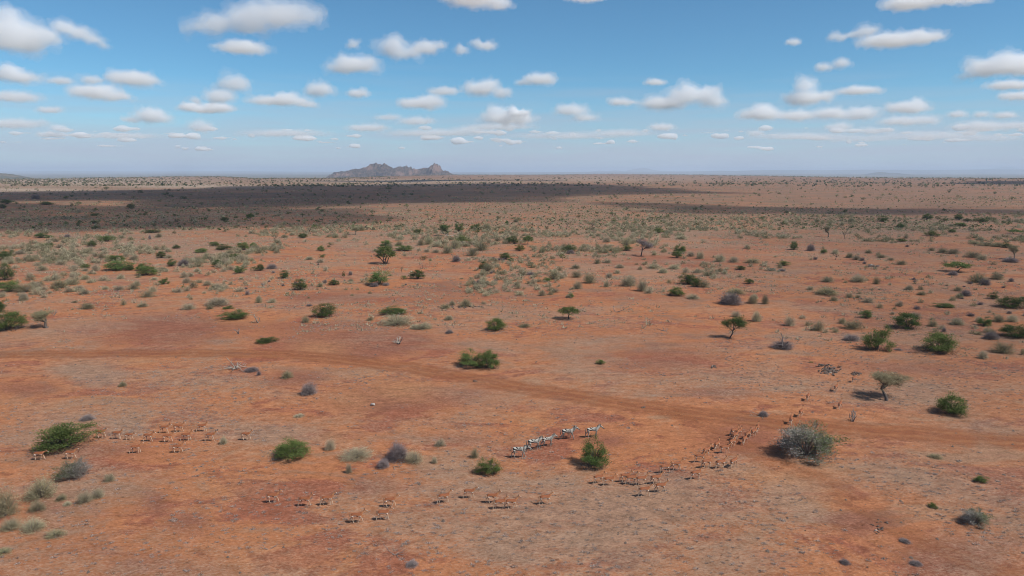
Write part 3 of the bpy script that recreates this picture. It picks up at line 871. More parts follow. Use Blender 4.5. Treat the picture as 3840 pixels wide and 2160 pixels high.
def shape_bush(kind, rng, lod):
    """returns (foliage MB, stems MB)"""
    fo, st = MB(), MB()
    near = lod == 0
    if kind in ('green', 'dark', 'half'):
        nc = (50, 20, 12)[lod]
        per = (135, 40, 8)[lod]
        sz = (.0165, .034, .088)[lod]
        ph = rng.uniform(0, 6.28)
        th = rng.uniform(0, 2 * math.pi, nc); el = np.arcsin(rng.uniform(-.62, 1, nc))
        rad = rng.uniform(.62, 1.0, nc) * (1 + .22 * np.sin(2 * th + ph) + .12 * np.sin(3 * th + ph * 2))
        C = np.stack([np.cos(th) * np.cos(el) * .43 * rad, np.sin(th) * np.cos(el) * .43 * rad, .38 + np.sin(el) * np.where(el > 0, .56, .34) * rad], 1)
        inner = rng.normal(size=(max(3, nc // 4), 3)) * .14 + np.array([0, 0, .42])
        C = np.concatenate([C, inner])
        cl = rng.uniform(0, 1, len(C))
        idx = np.repeat(np.arange(len(C)), per)
        P = C[idx] + rng.normal(size=(len(idx), 3)) * np.array([.068, .068, .055])
        P[:, 2] = np.abs(P[:, 2])
        if kind == 'half':
            sz = sz * .85
            A_ = P[::3] * np.array([.9, .9, .92]); B_ = P[::3] + rng.normal(size=P[::3].shape) * .035; B_[:, 2] = np.abs(B_[:, 2])
            fo.tris(twig_tris(A_, B_, .0035, rng), 0, np.repeat(rng.uniform(.2, 1, len(A_)), 3), .75)
        V = leaf_tris(P, sz, rng, .4)
        var = np.repeat(np.clip(cl[idx] * .6 + rng.uniform(0, .4, len(idx)), 0, 1), 3)
        half = np.repeat(np.clip((-P[:, 0] * 1.5 + .38 + rng.normal(size=len(P)) * .25), 0, 1), 3) if kind == 'half' else 0.0
        fo.tris(V, 0, var, half)
        tips = stems(st, rng, (16, 5, 1)[lod], .40, .75, .014)
        if near:   # outer sprays poking out of the outline
            a_ = rng.uniform(0, 6.28, 260); r_ = rng.uniform(.1, .42, 260)
            A = np.stack([np.cos(a_) * r_, np.sin(a_) * r_, np.zeros(260)], 1); B = A * rng.uniform(1.0, 1.25, (260, 1)) + rng.normal(size=(260, 3)) * .07
            B[:, 2] = rng.uniform(.04, .26, 260)
            fo_b = twig_tris(A, B, .004, rng)
            st.tris(fo_b, 0, .9)
            k = rng.integers(0, nc, 130)
            A = C[k] * .85; B = C[k] * rng.uniform(1.0, 1.14, (130, 1)) + rng.normal(size=(130, 3)) * .05
            B[:, 2] = np.abs(B[:, 2])
            fo.tris(twig_tris(A, B, .007, rng), 0, .7, 1.0 if kind == 'half' else 0.0)
    elif kind in ('olive', 'straw', 'bare'):
        q_ = (1.0, .34, .09)[lod]
        nt = int({'olive': 600, 'straw': 800, 'bare': 1300}[kind] * q_)
        nl = int({'olive': 2000, 'straw': 1700, 'bare': 90}[kind] * q_ * (.8 if lod else 1))
        th = rng.uniform(0, 2 * math.pi, nt); el = np.arcsin(rng.uniform(-.02, 1, nt))
        ph = rng.uniform(0, 6.28)
        rad = rng.uniform(.72, 1.0, nt) * (1 + .13 * np.sin(2 * th + ph) + .08 * np.sin(5 * th + ph * 3))
        B = np.stack([np.cos(th) * np.cos(el) * .5 * rad, np.sin(th) * np.cos(el) * .5 * rad, np.sin(el) * .92 * rad + .06], 1)
        B[:, 2] = np.abs(B[:, 2])
        A = B * rng.uniform(.12, .6, (nt, 1))
        wv = (.0048, .009, .018)[lod] * (1.0 if kind != 'bare' else .85)
        (fo).tris(twig_tris(A, B, wv, rng), 0, np.repeat(rng.uniform(0, .8, nt), 3))
        if kind == 'bare' and near:   # side twigs
            A2 = A + (B - A) * rng.uniform(.4, .9, (nt, 1)); B2 = A2 + rng.normal(size=(nt, 3)) * .07
            fo.tris(twig_tris(A2, B2, .005, rng), 0, np.repeat(rng.uniform(.2, 1, nt), 3))
        k = rng.integers(0, nt, nl)
        P = A[k] + (B[k] - A[k]) * rng.uniform(.55, 1.05, (nl, 1)) + rng.normal(size=(nl, 3)) * .03
        P[:, 2] = np.abs(P[:, 2])
        fo.tris(leaf_tris(P, (.016, .030, .062)[lod], rng, .3), 0, np.repeat(rng.uniform(.3, 1, nl), 3))
        stems(st, rng, (14, 4, 1)[lod], .34, .7, .012)
    return fo, st

def limb_tree(rng, crown, near=True):
    """crown: 'umbrella', 'dome', 'bare', 'ragged' -- unit width and height"""
    fo, st = MB(), MB()
    ntr = {'umbrella': 1, 'dome': 5, 'bare': 1, 'ragged': 1, 'grey': 1}[crown]
    fork = {'umbrella': .38, 'dome': .12, 'bare': .30, 'ragged': .28, 'grey': .11}[crown]
    tips = []
    tr = {'umbrella': .030, 'dome': .026, 'bare': .026, 'ragged': .024, 'grey': .013}[crown]
    def grow(p, d, L, r, lev):
        n = 4
        pts = [p]
        for i in range(n):
            d = unit(d + rng.normal(size=3) * .16)
            if lev: d = unit(d + np.array([0, 0, -.02 if crown == 'umbrella' else .05]))
            p = p + d * L / n
            pts.append(p)
        V, F = tube(pts, np.linspace(r, r * .55, n + 1), 5)
        st.add(V, F, 0, rng.uniform(.2, .8))
        if lev >= (3 if near else 2):
            tips.append(p); return
        for k in range(3 if lev else 4):
            a = rng.uniform(0, 2 * math.pi)
            side = np.array([math.cos(a), math.sin(a), rng.uniform(-.1, .5) if lev else rng.uniform(.1, .8)])
            grow(p, unit(d * .55 + side * (.75 if lev else .9)), L * rng.uniform(.6, .85), r * .58, lev + 1)
        tips.append(p)
    for k in range(ntr):
        a = 2 * math.pi * k / ntr + rng.uniform(-.4, .4)
        sp = .55 if ntr > 1 else .12
        grow(np.array([math.cos(a), math.sin(a), 0]) * (.03 if ntr > 1 else 0), unit(np.array([math.cos(a) * sp, math.sin(a) * sp, 1])), fork if ntr == 1 else .30, tr, 0 if ntr == 1 else 1)
    tp = np.array(tips)
    # fit the limbs into the unit box
    V = np.concatenate(st.V); sx = .46 / max(np.percentile(np.hypot(np.array(tips)[:, 0], np.array(tips)[:, 1]), 80), .01); sz = {'umbrella': .84, 'dome': .82, 'bare': .95, 'ragged': .9, 'grey': .92}[crown] / V[:, 2].max()
    S = np.array([sx, sx, sz])
    st.V = [v * S for v in st.V]; tp = tp * S
    if crown == 'grey':
        nc = 110 if near else 26; per = 20 if near else 7
        C = tp[rng.integers(0, len(tp), nc)] + rng.normal(size=(nc, 3)) * np.array([.07, .07, .05]); idx = np.repeat(np.arange(nc), per)
        P = C[idx] + rng.normal(size=(len(idx), 3)) * .045; P[:, 2] = np.abs(P[:, 2])
        fo.tris(leaf_tris(P, .014 if near else .04, rng, .2), 0, np.repeat(rng.uniform(0, 1, len(idx)), 3))
    if crown in ('umbrella', 'dome', 'ragged'):
        nc = (95 if crown == 'dome' else 85) if near else 20
        if crown == 'umbrella':
            r = np.sqrt(rng.uniform(0, 1, nc)) * .46; a = rng.uniform(0, 6.28, nc)
            z = .44 + .52 * np.sqrt(1 - (r / .5) ** 2) * rng.uniform(.15, 1, nc)
            C = np.stack([r * np.cos(a), r * np.sin(a), z], 1)
        elif crown == 'dome':
            th = rng.uniform(0, 6.28, nc); el = np.arcsin(rng.uniform(-.3, 1, nc)); rd = rng.uniform(.6, 1, nc)
            C = np.stack([np.cos(th) * np.cos(el) * .45 * rd, np.sin(th) * np.cos(el) * .45 * rd, .52 + np.sin(el) * .45 * rd], 1)
        else:
            C = tp[rng.integers(0, len(tp), nc)] + rng.normal(size=(nc, 3)) * .11; C[:, 2] = np.clip(C[:, 2], .2, 1)
        per = (20 if crown == 'ragged' else 55) if near else 14
        idx = np.repeat(np.arange(nc), per); cl = rng.uniform(0, 1, nc)
        P = C[idx] + rng.normal(size=(len(idx), 3)) * np.array([.055, .055, .038])
        P[:, 2] = np.abs(P[:, 2])
        fo.tris(leaf_tris(P, .021 if near else .05, rng, .2), 0, np.repeat(np.clip(cl[idx] * .55 + rng.uniform(0, .45, len(idx)), 0, 1), 3))
    if crown in ('bare', 'ragged', 'grey'):
        n = (5200 if crown == 'grey' else 4200) if near else 240
        k = rng.integers(0, len(tp), n)
        A = tp[k] * np.array([1, 1, 1]) + rng.normal(size=(n, 3)) * np.array([.06, .06, .035]); B = A + unit(rng.normal(size=(n, 3)) + np.array([0, 0, .3])) * rng.uniform(.03, .15, (n, 1))
        B[:, 2] = np.abs(B[:, 2])
        fo.tris(twig_tris(A, B, .0032, rng), 0, np.repeat(rng.uniform(0, 1, n), 3))
    return fo, st

LIB = {}
def lib(kind, lod, i):
    key = (kind, lod, i)
    if key not in LIB:
        rng = np.random.default_rng(abs(hash(kind)) % 1 + sum(map(ord, kind)) * 100 + lod * 10 + i)
        if kind in ('umbrella', 'dome', 'baretree', 'ragged', 'greytree'):
            fo, st = limb_tree(rng, {'baretree': 'bare', 'greytree': 'grey'}.get(kind, kind), lod == 0)
            lm = {'umbrella': 'green', 'dome': 'green', 'baretree': 'bare', 'ragged': 'dark', 'greytree': 'olive'}[kind]
            bm_ = M_BARK
        else:
            fo, st = shape_bush(kind, rng, lod)
            lm = kind; bm_ = M_BARK if kind in ('green', 'dark') else M_TWIG
        LIB[key] = (fo.mesh('foliage', [M_LEAF[lm]]), st.mesh('stems', [bm_]), fo, st, lm)
        if lod >= 1:   # one mesh with both
            mb = MB()
            for src, mi in ((fo, 0), (st, 1)):
                V, F, m_, var, half = src.arrays()
                mb.add(V, F, mi, var, half)
            LIB[key] = (mb.mesh('shrub', [M_LEAF[lm], bm_]),) + LIB[key][1:]
    return LIB[key]

NAMES = {'green': 'green_bush', 'dark': 'dark_bush', 'half': 'half_dead_bush', 'olive': 'olive_shrub', 'straw': 'straw_shrub', 'bare': 'bare_shrub',
         'umbrella': 'acacia_tree', 'dome': 'thorn_tree', 'baretree': 'bare_tree', 'ragged': 'crooked_tree', 'greytree': 'grey_tree'}
CATS = {'green': 'bush', 'dark': 'bush', 'half': 'bush', 'olive': 'shrub', 'straw': 'shrub', 'bare': 'shrub', 'umbrella': 'tree', 'dome': 'tree', 'baretree': 'tree', 'ragged': 'tree', 'greytree': 'tree'}
TREES = ('umbrella', 'dome', 'baretree', 'ragged', 'greytree')
ZSINK = -0.04

def plant(kind, p, wd, ht, near, rot, var, label, group=None, depthf=1.0):
    if near:
        root = link(NAMES[kind], None, None, (p[0], p[1], p[2] + ZSINK))
        fm, sm = lib(kind, 0, var)[:2]
        f = link('crown' if kind in TREES else 'foliage', fm, root)
        s = link('trunk' if kind in TREES else 'stems', sm, root)
    else:
        root = link(NAMES[kind], lib(kind, 1, var)[0], None, (p[0], p[1], p[2] + ZSINK))
    root.scale = (wd, wd * depthf, ht)
    root.rotation_euler.z = rot
    tag(root, label, CATS[kind], group)
    return root

# every shrub and tree one can point to in the photograph: tile, x, base y, width, height (tile pixels), kind
PL = """
C0 660 200 470 285 green
C0 750 480 270 195 half
C0 420 690 330 240 olive
C0 380 810 190 125 olive
C0 60 870 270 330 olive
C0 340 1010 270 160 straw
C0 560 1070 200 100 olive
C0 110 1000 220 150 straw
C0 1105 505 110 100 straw
C0 850 725 150 145 straw
C0 985 675 140 125 straw
C0 620 695 120 80 olive
C0 680 745 100 55 straw
C0 2250 128 90 95 straw
C0 40 1235 170 70 olive
B0 880 1285 140 75 bare
C1 365 278 350 195 green
C1 750 190 115 140 straw
C1 1010 300 340 160 straw
C1 1430 305 270 220 bare
C1 1590 325 200 165 straw
C1 1280 370 150 115 bare
C1 935 420 80 115 straw
C1 1855 150 125 85 straw
C1 2200 268 90 115 olive
C1 2340 440 210 165 green
C1 1795 320 70 80 straw
C1 1570 1365 150 80 bare
C2 825 375 265 275 green
C3 385 290 560 370 half
C3 2080 950 245 175 half
C3 2140 515 105 75 green
C3 1655 768 75 55 green
C3 1680 270 140 60 olive
C3 1375 1122 120 60 bare
C3 775 1338 110 68 bare
C3 1485 1350 130 68 bare
B0 75 382 290 195 green
B0 8 192 90 110 dark
B0 470 358 195 160 ragolive
B0 880 162 150 78 olive
B0 240 78 100 95 straw
B0 1245 122 60 66 olive
B0 1437 140 125 58 straw
B0 1900 168 160 80 straw
B0 2110 162 80 50 olive
B0 2190 132 300 105 straw
B0 2295 160 85 36 green
B0 2360 268 220 95 green
B0 2530 795 150 65 bare
B0 1235 942 100 62 olive
B0 755 96 70 30 olive
B0 245 232 50 28 olive
B1 165 98 90 55 straw
B1 30 98 75 60 olive
B1 535 132 70 30 bare
B1 695 242 220 122 dark
B1 500 298 95 78 olive
B1 1380 218 250 78 dark
B1 1420 332 350 140 straw
B1 1690 368 200 90 straw
B1 1600 362 130 60 straw
B1 1940 272 110 60 straw
B1 1945 406 100 44 bare
B1 1905 158 110 60 olive
B1 1975 122 75 62 straw
B1 2110 138 150 90 olive
B1 2290 112 60 44 straw
B1 2415 382 190 128 green
B1 105 503 170 60 dark
B1 2175 752 260 165 green
B1 2350 768 190 180 green
B1 315 862 130 95 olive
B1 535 1028 180 150 bare
B1 430 1252 130 40 straw
B1 1150 278 80 50 olive
B1 30 830 60 60 bare
B2 570 270 200 132 umbrella
B2 130 347 125 58 olive
B2 890 717 75 52 green
B2 2190 468 215 205 ragged
B2 2200 122 240 150 bare
B2 2420 108 120 100 olive
B2 2545 112 80 110 olive
B2 2255 242 110 75 straw
B2 2460 288 120 120 straw
B2 2300 322 100 60 straw
B2 2530 1245 110 75 bare
B2 590 42 70 40 green
B3 215 332 120 115 straw
B3 505 382 140 112 olive
B3 395 332 60 60 olive
B3 850 367 220 112 olive
B3 745 307 90 66 olive
B3 985 252 110 80 green
B3 1400 367 250 165 dark
B3 1095 582 225 235 green
B3 1720 607 330 205 green
B3 1900 322 160 92 straw
B3 1655 337 110 78 olive
B3 2180 332 120 85 green
B3 2320 292 150 80 olive
B3 2455 292 130 90 straw
B3 2480 452 260 140 dark
B3 2460 152 250 115 dark
B3 1765 147 155 50 green
B3 2240 467 165 92 bare
B3 2360 608 220 140 olive
B3 2160 662 110 92 straw
B3 1250 215 60 40 straw
B3 1480 240 120 60 straw
B3 140 568 230 108 bare
B3 835 482 160 82 bare
B3 1190 1112 410 280 ragolive
B3 1850 1228 285 212 green
B3 435 702 32 22 green
B3 1770 388 60 55 bare
B3 2560 620 60 70 olive
B3 1310 575 90 25 bare
A3 1910 1132 230 102 umbrella
A3 1860 1162 110 52 bare
A3 2110 1240 210 110 olive
A3 2300 1205 150 82 olive
A3 2180 1262 110 80 bare
A3 600 1232 140 70 straw
A3 905 1232 190 85 straw
A3 1090 1252 80 82 olive
A3 590 1365 280 95 olive
A3 425 1312 80 52 straw
A3 660 1422 80 60 olive
A3 815 1387 80 50 olive
A3 905 1392 80 45 olive
A3 1005 1438 130 70 straw
A3 1545 1362 110 46 olive
A3 1910 1322 90 60 olive
A3 1985 1372 120 74 bare
A3 2260 1402 80 58 dark
A3 160 1068 100 50 green
A3 260 905 75 76 dark
A3 430 915 90 80 bare
A3 820 987 90 58 olive
A3 890 1008 90 60 straw
A3 680 1005 60 60 ragolive
A3 610 778 70 100 ragolive
A3 775 797 50 78 ragolive
A3 1325 690 75 50 dark
A3 1160 622 90 50 dark
A3 1600 602 90 58 dark
A3 1710 602 55 40 dark
A3 1770 622 60 46 dark
A3 1920 606 90 56 dark
A3 2005 622 70 32 dark
A3 2145 627 110 40 dark
A3 2215 610 60 40 dark
A3 2275 615 60 32 dark
A3 2365 640 50 28 dark
A3 2425 650 45 36 dark
A3 1935 667 110 35 green
A3 2475 748 120 46 umbrella
A3 1650 768 120 52 green
A3 1345 822 90 32 green
A3 1385 792 55 56 olive
A3 2080 850 140 42 olive
A3 2200 868 170 56 olive
A3 2310 875 150 52 olive
A3 2400 885 90 46 dark
A3 2475 1002 95 125 ragolive
A3 2440 1032 180 60 bare
A3 1645 915 70 40 olive
A3 1755 938 120 60 olive
A3 1860 948 130 62 olive
A3 2060 985 160 75 olive
A3 2150 1005 110 60 straw
A3 1110 962 60 40 olive
A3 1140 985 100 40 olive
A3 1235 1012 75 36 olive
A3 1340 1055 110 55 olive
A3 1010 940 80 45 olive
A3 560 940 70 40 green
A3 675 945 80 55 straw
A3 1850 730 70 35 green
A3 140 1120 90 30 bare
A3 780 1240 50 32 olive
A3 1225 1262 45 34 straw
A3 1420 1310 100 60 straw
A2 1295 977 185 152 baretree
A2 1150 915 100 55 green
A2 1155 862 95 85 olive
A2 1690 942 120 85 green
A2 1660 988 90 70 green
A2 1800 972 95 60 straw
A2 1890 998 90 92 straw
A2 2090 1028 120 92 straw
A2 2230 1033 115 72 straw
A2 2420 1040 190 60 olive
A2 575 930 120 74 dark
A2 590 946 80 48 bare
A2 505 1027 66 76 umbrella
A2 160 852 100 82 umbrella
A2 20 847 80 66 dark
A2 75 918 85 62 green
A2 375 877 62 62 olive
A2 420 1205 140 100 olive
A2 500 1195 90 60 straw
A2 350 1225 80 40 green
A2 640 1095 120 50 olive
A2 960 1040 95 52 straw
A2 860 1045 70 62 olive
A2 1085 1090 110 52 straw
A2 1060 1145 70 50 straw
A2 980 1185 85 60 straw
A2 780 1245 140 115 olive
A2 650 1185 120 80 olive
A2 660 1300 105 95 straw
A2 950 1282 70 80 straw
A2 1170 1275 190 120 straw
A2 1310 1325 120 140 straw
A2 1370 1345 90 60 straw
A2 1425 1095 150 62 straw
A2 1520 1140 120 62 straw
A2 1635 1100 130 62 straw
A2 1290 1105 60 42 olive
A2 1780 1255 170 110 dark
A2 1860 1280 100 70 dark
A2 1935 1285 120 90 olive
A2 1655 1370 150 90 green
A2 1580 1238 62 44 olive
A2 1820 1402 150 62 straw
A2 1975 1168 150 62 olive
A2 2300 1108 92 42 dark
A2 2385 1248 80 54 dark
A2 2290 1182 52 36 olive
A2 2140 1152 60 50 straw
A2 2250 1352 210 72 olive
A2 2200 1440 190 110 olive
A2 2440 1400 90 60 straw
A2 1520 1332 60 46 straw
A2 1475 738 85 54 green
A2 1465 602 52 30 umbrella
A2 1265 572 42 30 green
A2 1030 622 56 40 green
A2 665 577 42 26 dark
A2 40 628 70 46 olive
A2 80 655 60 24 olive
A2 380 652 40 22 dark
A2 875 618 50 34 olive
A2 1230 718 76 46 olive
A2 1430 960 70 40 olive
A2 1310 800 70 36 straw
A2 1700 800 130 50 straw
A2 1420 870 90 48 straw
A2 955 830 100 65 straw
A2 1050 812 60 48 straw
A2 570 1388 70 42 straw
A2 190 1160 100 40 bare
A2 820 695 60 60 ragolive
A2 550 680 40 50 ragolive
A1 1305 1052 190 168 dome
A1 1925 770 125 112 ragged
A1 1235 1262 190 135 green
A1 1190 1278 90 50 bare
A1 1310 1265 80 36 bare
A1 290 1193 85 70 dark
A1 445 1312 120 96 dark
A1 645 1282 76 56 olive
A1 785 1262 100 52 dark
A1 955 1225 66 38 olive
A1 880 1182 36 58 dark
A1 950 1163 60 56 bare
A1 1630 1200 125 90 dark
A1 1560 1195 50 55 dark
A1 1490 1202 60 46 green
A1 45 1115 80 62 dark
A1 160 1098 110 62 bare
A1 2330 1125 140 92 olive
A1 2290 1100 90 60 dark
A1 2280 1170 110 50 olive
A1 2015 1025 95 72 bare
A1 1690 1008 62 42 dark
A1 1757 1018 52 34 olive
A1 1310 885 120 74 green
A1 1350 890 70 50 olive
A1 1440 868 90 60 olive
A1 1485 918 150 60 green
A1 1200 922 62 36 olive
A1 1660 862 95 72 olive
A1 1735 852 110 82 olive
A1 1820 875 120 60 straw
A1 1930 942 132 92 olive
A1 2000 895 130 100 olive
A1 2085 835 120 72 green
A1 2180 965 125 100 olive
A1 2270 915 160 115 olive
A1 1640 920 60 46 straw
A1 1720 930 80 48 straw
A1 1810 935 90 44 straw
A1 1500 970 50 45 straw
A1 655 918 72 52 green
A1 668 982 62 38 green
A1 650 1035 90 50 straw
A1 540 1005 92 42 straw
A1 750 857 52 28 dark
A1 733 882 36 26 dark
A1 470 787 82 48 dark
A1 550 745 52 62 ragolive
A1 585 690 50 40 green
A1 195 818 62 62 ragolive
A1 1055 712 100 56 olive
A1 1000 755 70 72 ragolive
A1 1630 747 82 52 dark
A1 2210 702 92 60 green
A1 2040 722 80 80 green
A1 2225 735 60 46 green
A1 2320 705 120 80 olive
A1 2440 690 70 34 olive
A1 2470 745 50 34 green
A1 2545 832 92 56 dark
A1 2430 820 80 50 olive
A1 700 1120 62 60 straw
A1 570 1146 52 28 straw
A1 245 870 60 50 straw
A1 185 860 50 30 green
A1 2510 1002 112 66 dark
A1 2560 1032 60 50 dark
A1 1350 1170 60 30 olive
A1 2070 1200 60 20 olive
A1 2530 1172 40 22 olive
A1 1470 1140 40 60 ragolive
A1 30 1412 70 55 straw
A0 50 1213 150 142 dark
A0 100 1330 190 110 green
A0 250 1335 190 100 olive
A0 60 1010 130 92 dark
A0 1165 1018 170 58 green
A0 1200 1112 230 100 green
A0 1310 1112 90 50 dark
A0 1445 1112 120 70 green
A0 1480 1165 190 95 green
A0 1560 1130 90 60 straw
A0 600 1295 200 100 olive
A0 430 1115 120 60 straw
A0 620 1055 120 60 straw
A0 740 1100 120 50 straw
A0 240 1415 90 84 bare
A0 1075 822 130 56 green
A0 925 872 90 48 dark
A0 750 877 130 50 straw
A0 600 885 90 48 straw
A0 480 878 110 40 dark
A0 2160 868 100 44 green
A0 2025 933 125 44 green
A0 2250 908 130 52 dark
A0 2450 908 120 76 green
A0 2550 878 70 44 green
A0 2362 993 82 50 green
A0 2195 1078 100 62 dark
A0 2415 1142 90 70 green
A0 1775 892 70 34 dark
A0 1625 988 90 62 dark
A0 2560 1122 60 50 dark
A0 1725 1070 90 60 dark
A0 1850 1070 130 80 bare
A0 860 1090 84 44 green
A0 860 1120 70 40 straw
A0 960 1120 90 80 straw
A0 1345 1305 120 80 olive
A0 1200 1312 110 62 straw
A0 1380 1270 80 70 straw
A0 1490 1383 160 84 olive
A0 1540 1330 90 74 straw
A0 1650 1252 80 62 green
A0 1880 1242 90 76 straw
A0 1555 1210 80 40 straw
A0 1060 1305 84 42 straw
A0 850 1355 120 70 straw
A0 790 1310 120 60 straw
A0 500 1345 80 36 straw
A0 1350 1005 120 62 straw
A0 1330 840 60 34 straw
A0 1700 990 80 50 straw
A0 200 950 140 50 straw
A0 110 920 40 28 straw
A0 1225 790 80 40 straw
A0 1130 795 90 42 olive
A0 680 785 70 46 bare
A0 420 785 110 50 dark
A0 500 785 80 26 green
A0 1525 735 140 36 dark
A0 1600 780 80 50 olive
A0 1755 742 40 26 dark
A0 1835 290 30 20 green
A0 965 695 70 32 dark
A0 1510 800 30 60 bare
A0 480 940 70 60 straw
A0 305 945 70 30 straw
A0 2490 1362 60 62 bare
A0 2475 1300 50 30 bare
A0 1840 1292 40 30 green
A0 2055 1345 50 28 straw
A0 965 537 56 52 umbrella
A0 960 565 80 28 dark
A0 362 402 84 56 bare
A0 70 446 116 48 dark
A0 28 486 72 34 dark
A0 470 452 112 34 dark
A0 715 366 50 26 dark
A0 660 390 46 26 dark
A0 722 466 36 34 dark
A0 790 450 56 32 dark
A0 1312 492 76 46 dark
A0 795 532 60 42 olive
A0 1415 332 50 32 dark
A0 1290 586 46 34 dark
A0 1070 292 52 30 dark
A0 2260 612 70 38 dark
A0 2520 615 72 70 umbrella
A0 950 640 70 30 dark
A0 1000 612 44 30 olive
A0 1385 578 40 28 olive
A0 1700 310 36 24 dark
A0 1665 352 40 24 umbrella
A0 1708 368 40 22 umbrella
A1 327 546 52 28 dark
A1 672 526 56 32 dark
A1 930 446 42 36 dark
A1 265 600 40 26 olive
A1 840 568 32 26 olive
A1 880 584 32 22 dark
A1 1720 574 42 32 umbrella
A1 1650 524 40 30 umbrella
A1 1515 490 48 44 umbrella
A1 1168 526 52 30 olive
A1 1340 295 60 32 dark
A1 925 650 50 30 olive
""".strip().splitlines()

LAND = [  # (px, py, phrase)
 (1446, 991, 'the domed tree'), (2132, 1199, 'the lone umbrella tree'), (3323, 1513, 'the grey spreading tree'),
 (3022, 1728, 'the big half-grey bush'), (2225, 1760, 'the zebras'), (246, 1695, 'the left antelopes'),
 (883, 1392, 'the heap of bleached branches'), (1497, 1290, 'the upturned bleached stump'), (2736, 1273, 'the crooked dark tree'),
 (2932, 1310, 'the brush mound'), (3111, 1395, 'the dark rock heap'), (2402, 963, 'the dark leafless tree'),
 (1678, 886, 'the twisted tree'), (1803, 1385, 'the paired bush'), (1489, 1222, 'the wide straw shrub'),
 (3591, 1021, 'the low umbrella bush'), (450, 1014, 'the green thicket'), (28, 1242, 'the left edge bush'),
 (3655, 1974, 'the lower right bush'), (3288, 1316, 'the tall ragged green bush'), (1493, 1733, 'the purple leafless shrub'),
 (3197, 1580, 'the broken grey stump'), (2583, 1070, 'the dark twisted bush'), (1780, 940, 'the grey thicket'),
 (3700, 925, 'the long olive thicket'), (360, 800, 'the shaded flat tree'), (3560, 1555, 'the round right bush'),
]
def colour_word(k): return {'green': 'bright green', 'dark': 'dark green', 'half': 'half-dead grey-green', 'olive': 'grey-green', 'straw': 'straw-coloured', 'bare': 'leafless purplish'}.get(k, '')
ORD = ['first', 'second', 'third', 'fourth', 'fifth', 'sixth', 'seventh', 'eighth', 'ninth', 'tenth', 'eleventh', 'twelfth', 'thirteenth', 'fourteenth', 'fifteenth', 'sixteenth']
ents = []
for ln in PL:
    tl, x, y, w_, h_, k = ln.split()
    px, py = T(tl, float(x), float(y))
    ents.append(dict(px=px, py=py, w=float(w_) / 2.6833, h=float(h_) / 2.6833, k=k))
def ordn(i):
    return ORD[i] if i < len(ORD) else f"{i + 1}{'th' if (i + 1) % 10 not in (1, 2, 3) or 10 < i + 1 < 20 else ['st', 'nd', 'rd'][i % 10]}"
def label_pool(ents):
    groups = {}
    for e in ents:
        kk = e['k']
        if kk == 'ragolive': kk = 'greytree'
        e['kk'] = kk
        isT = kk in TREES
        tall = 'tall ' if e['h'] > e['w'] * 1.0 and not isT else 'flat ' if e['h'] < e['w'] * .42 and not isT else ''
        size = 'large ' if e['w'] > 85 else 'tiny ' if e['w'] < 13 else 'small ' if e['w'] < 34 else 'medium-sized ' if not tall else ''
        noun = {'umbrella': 'umbrella-shaped tree', 'dome': 'domed green tree with several trunks', 'baretree': 'leafless spreading tree', 'ragged': 'dark crooked tree', 'greytree': 'thin grey-green tree'}.get(kk) or colour_word(kk) + (' bush' if kk in ('green', 'dark', 'half') else ' shrub')
        if kk == 'dome': size = ''
        best = min(LAND, key=lambda L: ((L[0] - e['px']) ** 2 + ((L[1] - e['py']) * 2.2) ** 2) if abs(L[0] - e['px']) + abs(L[1] - e['py']) > 30 else 1e12)
        dx, dy = e['px'] - best[0], (e['py'] - best[1]) * 2.2
        rel = ('right of' if dx > 0 else 'left of') if abs(dx) > abs(dy) else ('before' if dy > 0 else 'behind')
        far_ = math.hypot(dx, dy)
        rel = 'close ' + rel if far_ < 110 else ('far ' + rel if far_ > 420 else ('well ' + rel if far_ > 240 else rel))
        if e['py'] < 740 and rel.startswith('far behind'): rel = 'toward the skyline behind'
        groups.setdefault((f'{size}{tall}{noun}', rel + ' ' + best[2]), []).append(e)
    for (a_, b_), L in groups.items():
        L.sort(key=lambda e: e['px'])
        for i, e in enumerate(L):
            e['label'] = f'{a_} {b_}' if len(L) == 1 else f'{ordn(i)} {a_} from left, {b_}'
            while len(e['label'].replace('-', '').split()) > 16: e['label'] = e['label'].replace('medium-sized ', '', 1) if 'medium-sized ' in e['label'] else ' '.join(e['label'].split()[:16])
rr = random.Random(5)
PLANTED = []
POOL = []
for e in ents:
    e['kk'] = 'greytree' if e['k'] == 'ragolive' else e['k']
    p = at(e['px'], e['py'])
    sc = depth_at(p) / FPX
    wd = e['w'] * sc * (1.24 if e['kk'] in ('green', 'dark', 'half') else 1.15)
    r = math.hypot(p[0], p[1])
    dep = math.atan2(CAM_H, r)
    # a bush seen from above: its pixel height holds its real height and part of its depth
    full = e['h'] * sc
    dfac = 1.0
    p = p + np.array([p[0], p[1], 0]) / r * wd * 0.26
    p[2] = float(hgt(p[0], p[1]))
    ht = max((full - wd * .42 * math.sin(dep)) / math.cos(dep), full * .6) * 1.18
    near = e['w'] > 26
    kind = e['kk']
    nv_ = {'umbrella': 2, 'dome': 1, 'baretree': 2, 'ragged': 3, 'greytree': 3}.get(kind, 5)
    v = 0 if kind in ('dome',) else rr.randrange(nv_)
    rot = 0.0 if kind == 'half' else rr.uniform(0, 6.28)
    if kind == 'half' and e['px'] < 400: rot = 3.14
    POOL.append((e, (kind, p, wd, ht, near, rot, v), 'trees and shrubs standing apart on the plain'))
    PLANTED.append((p[0], p[1], wd))

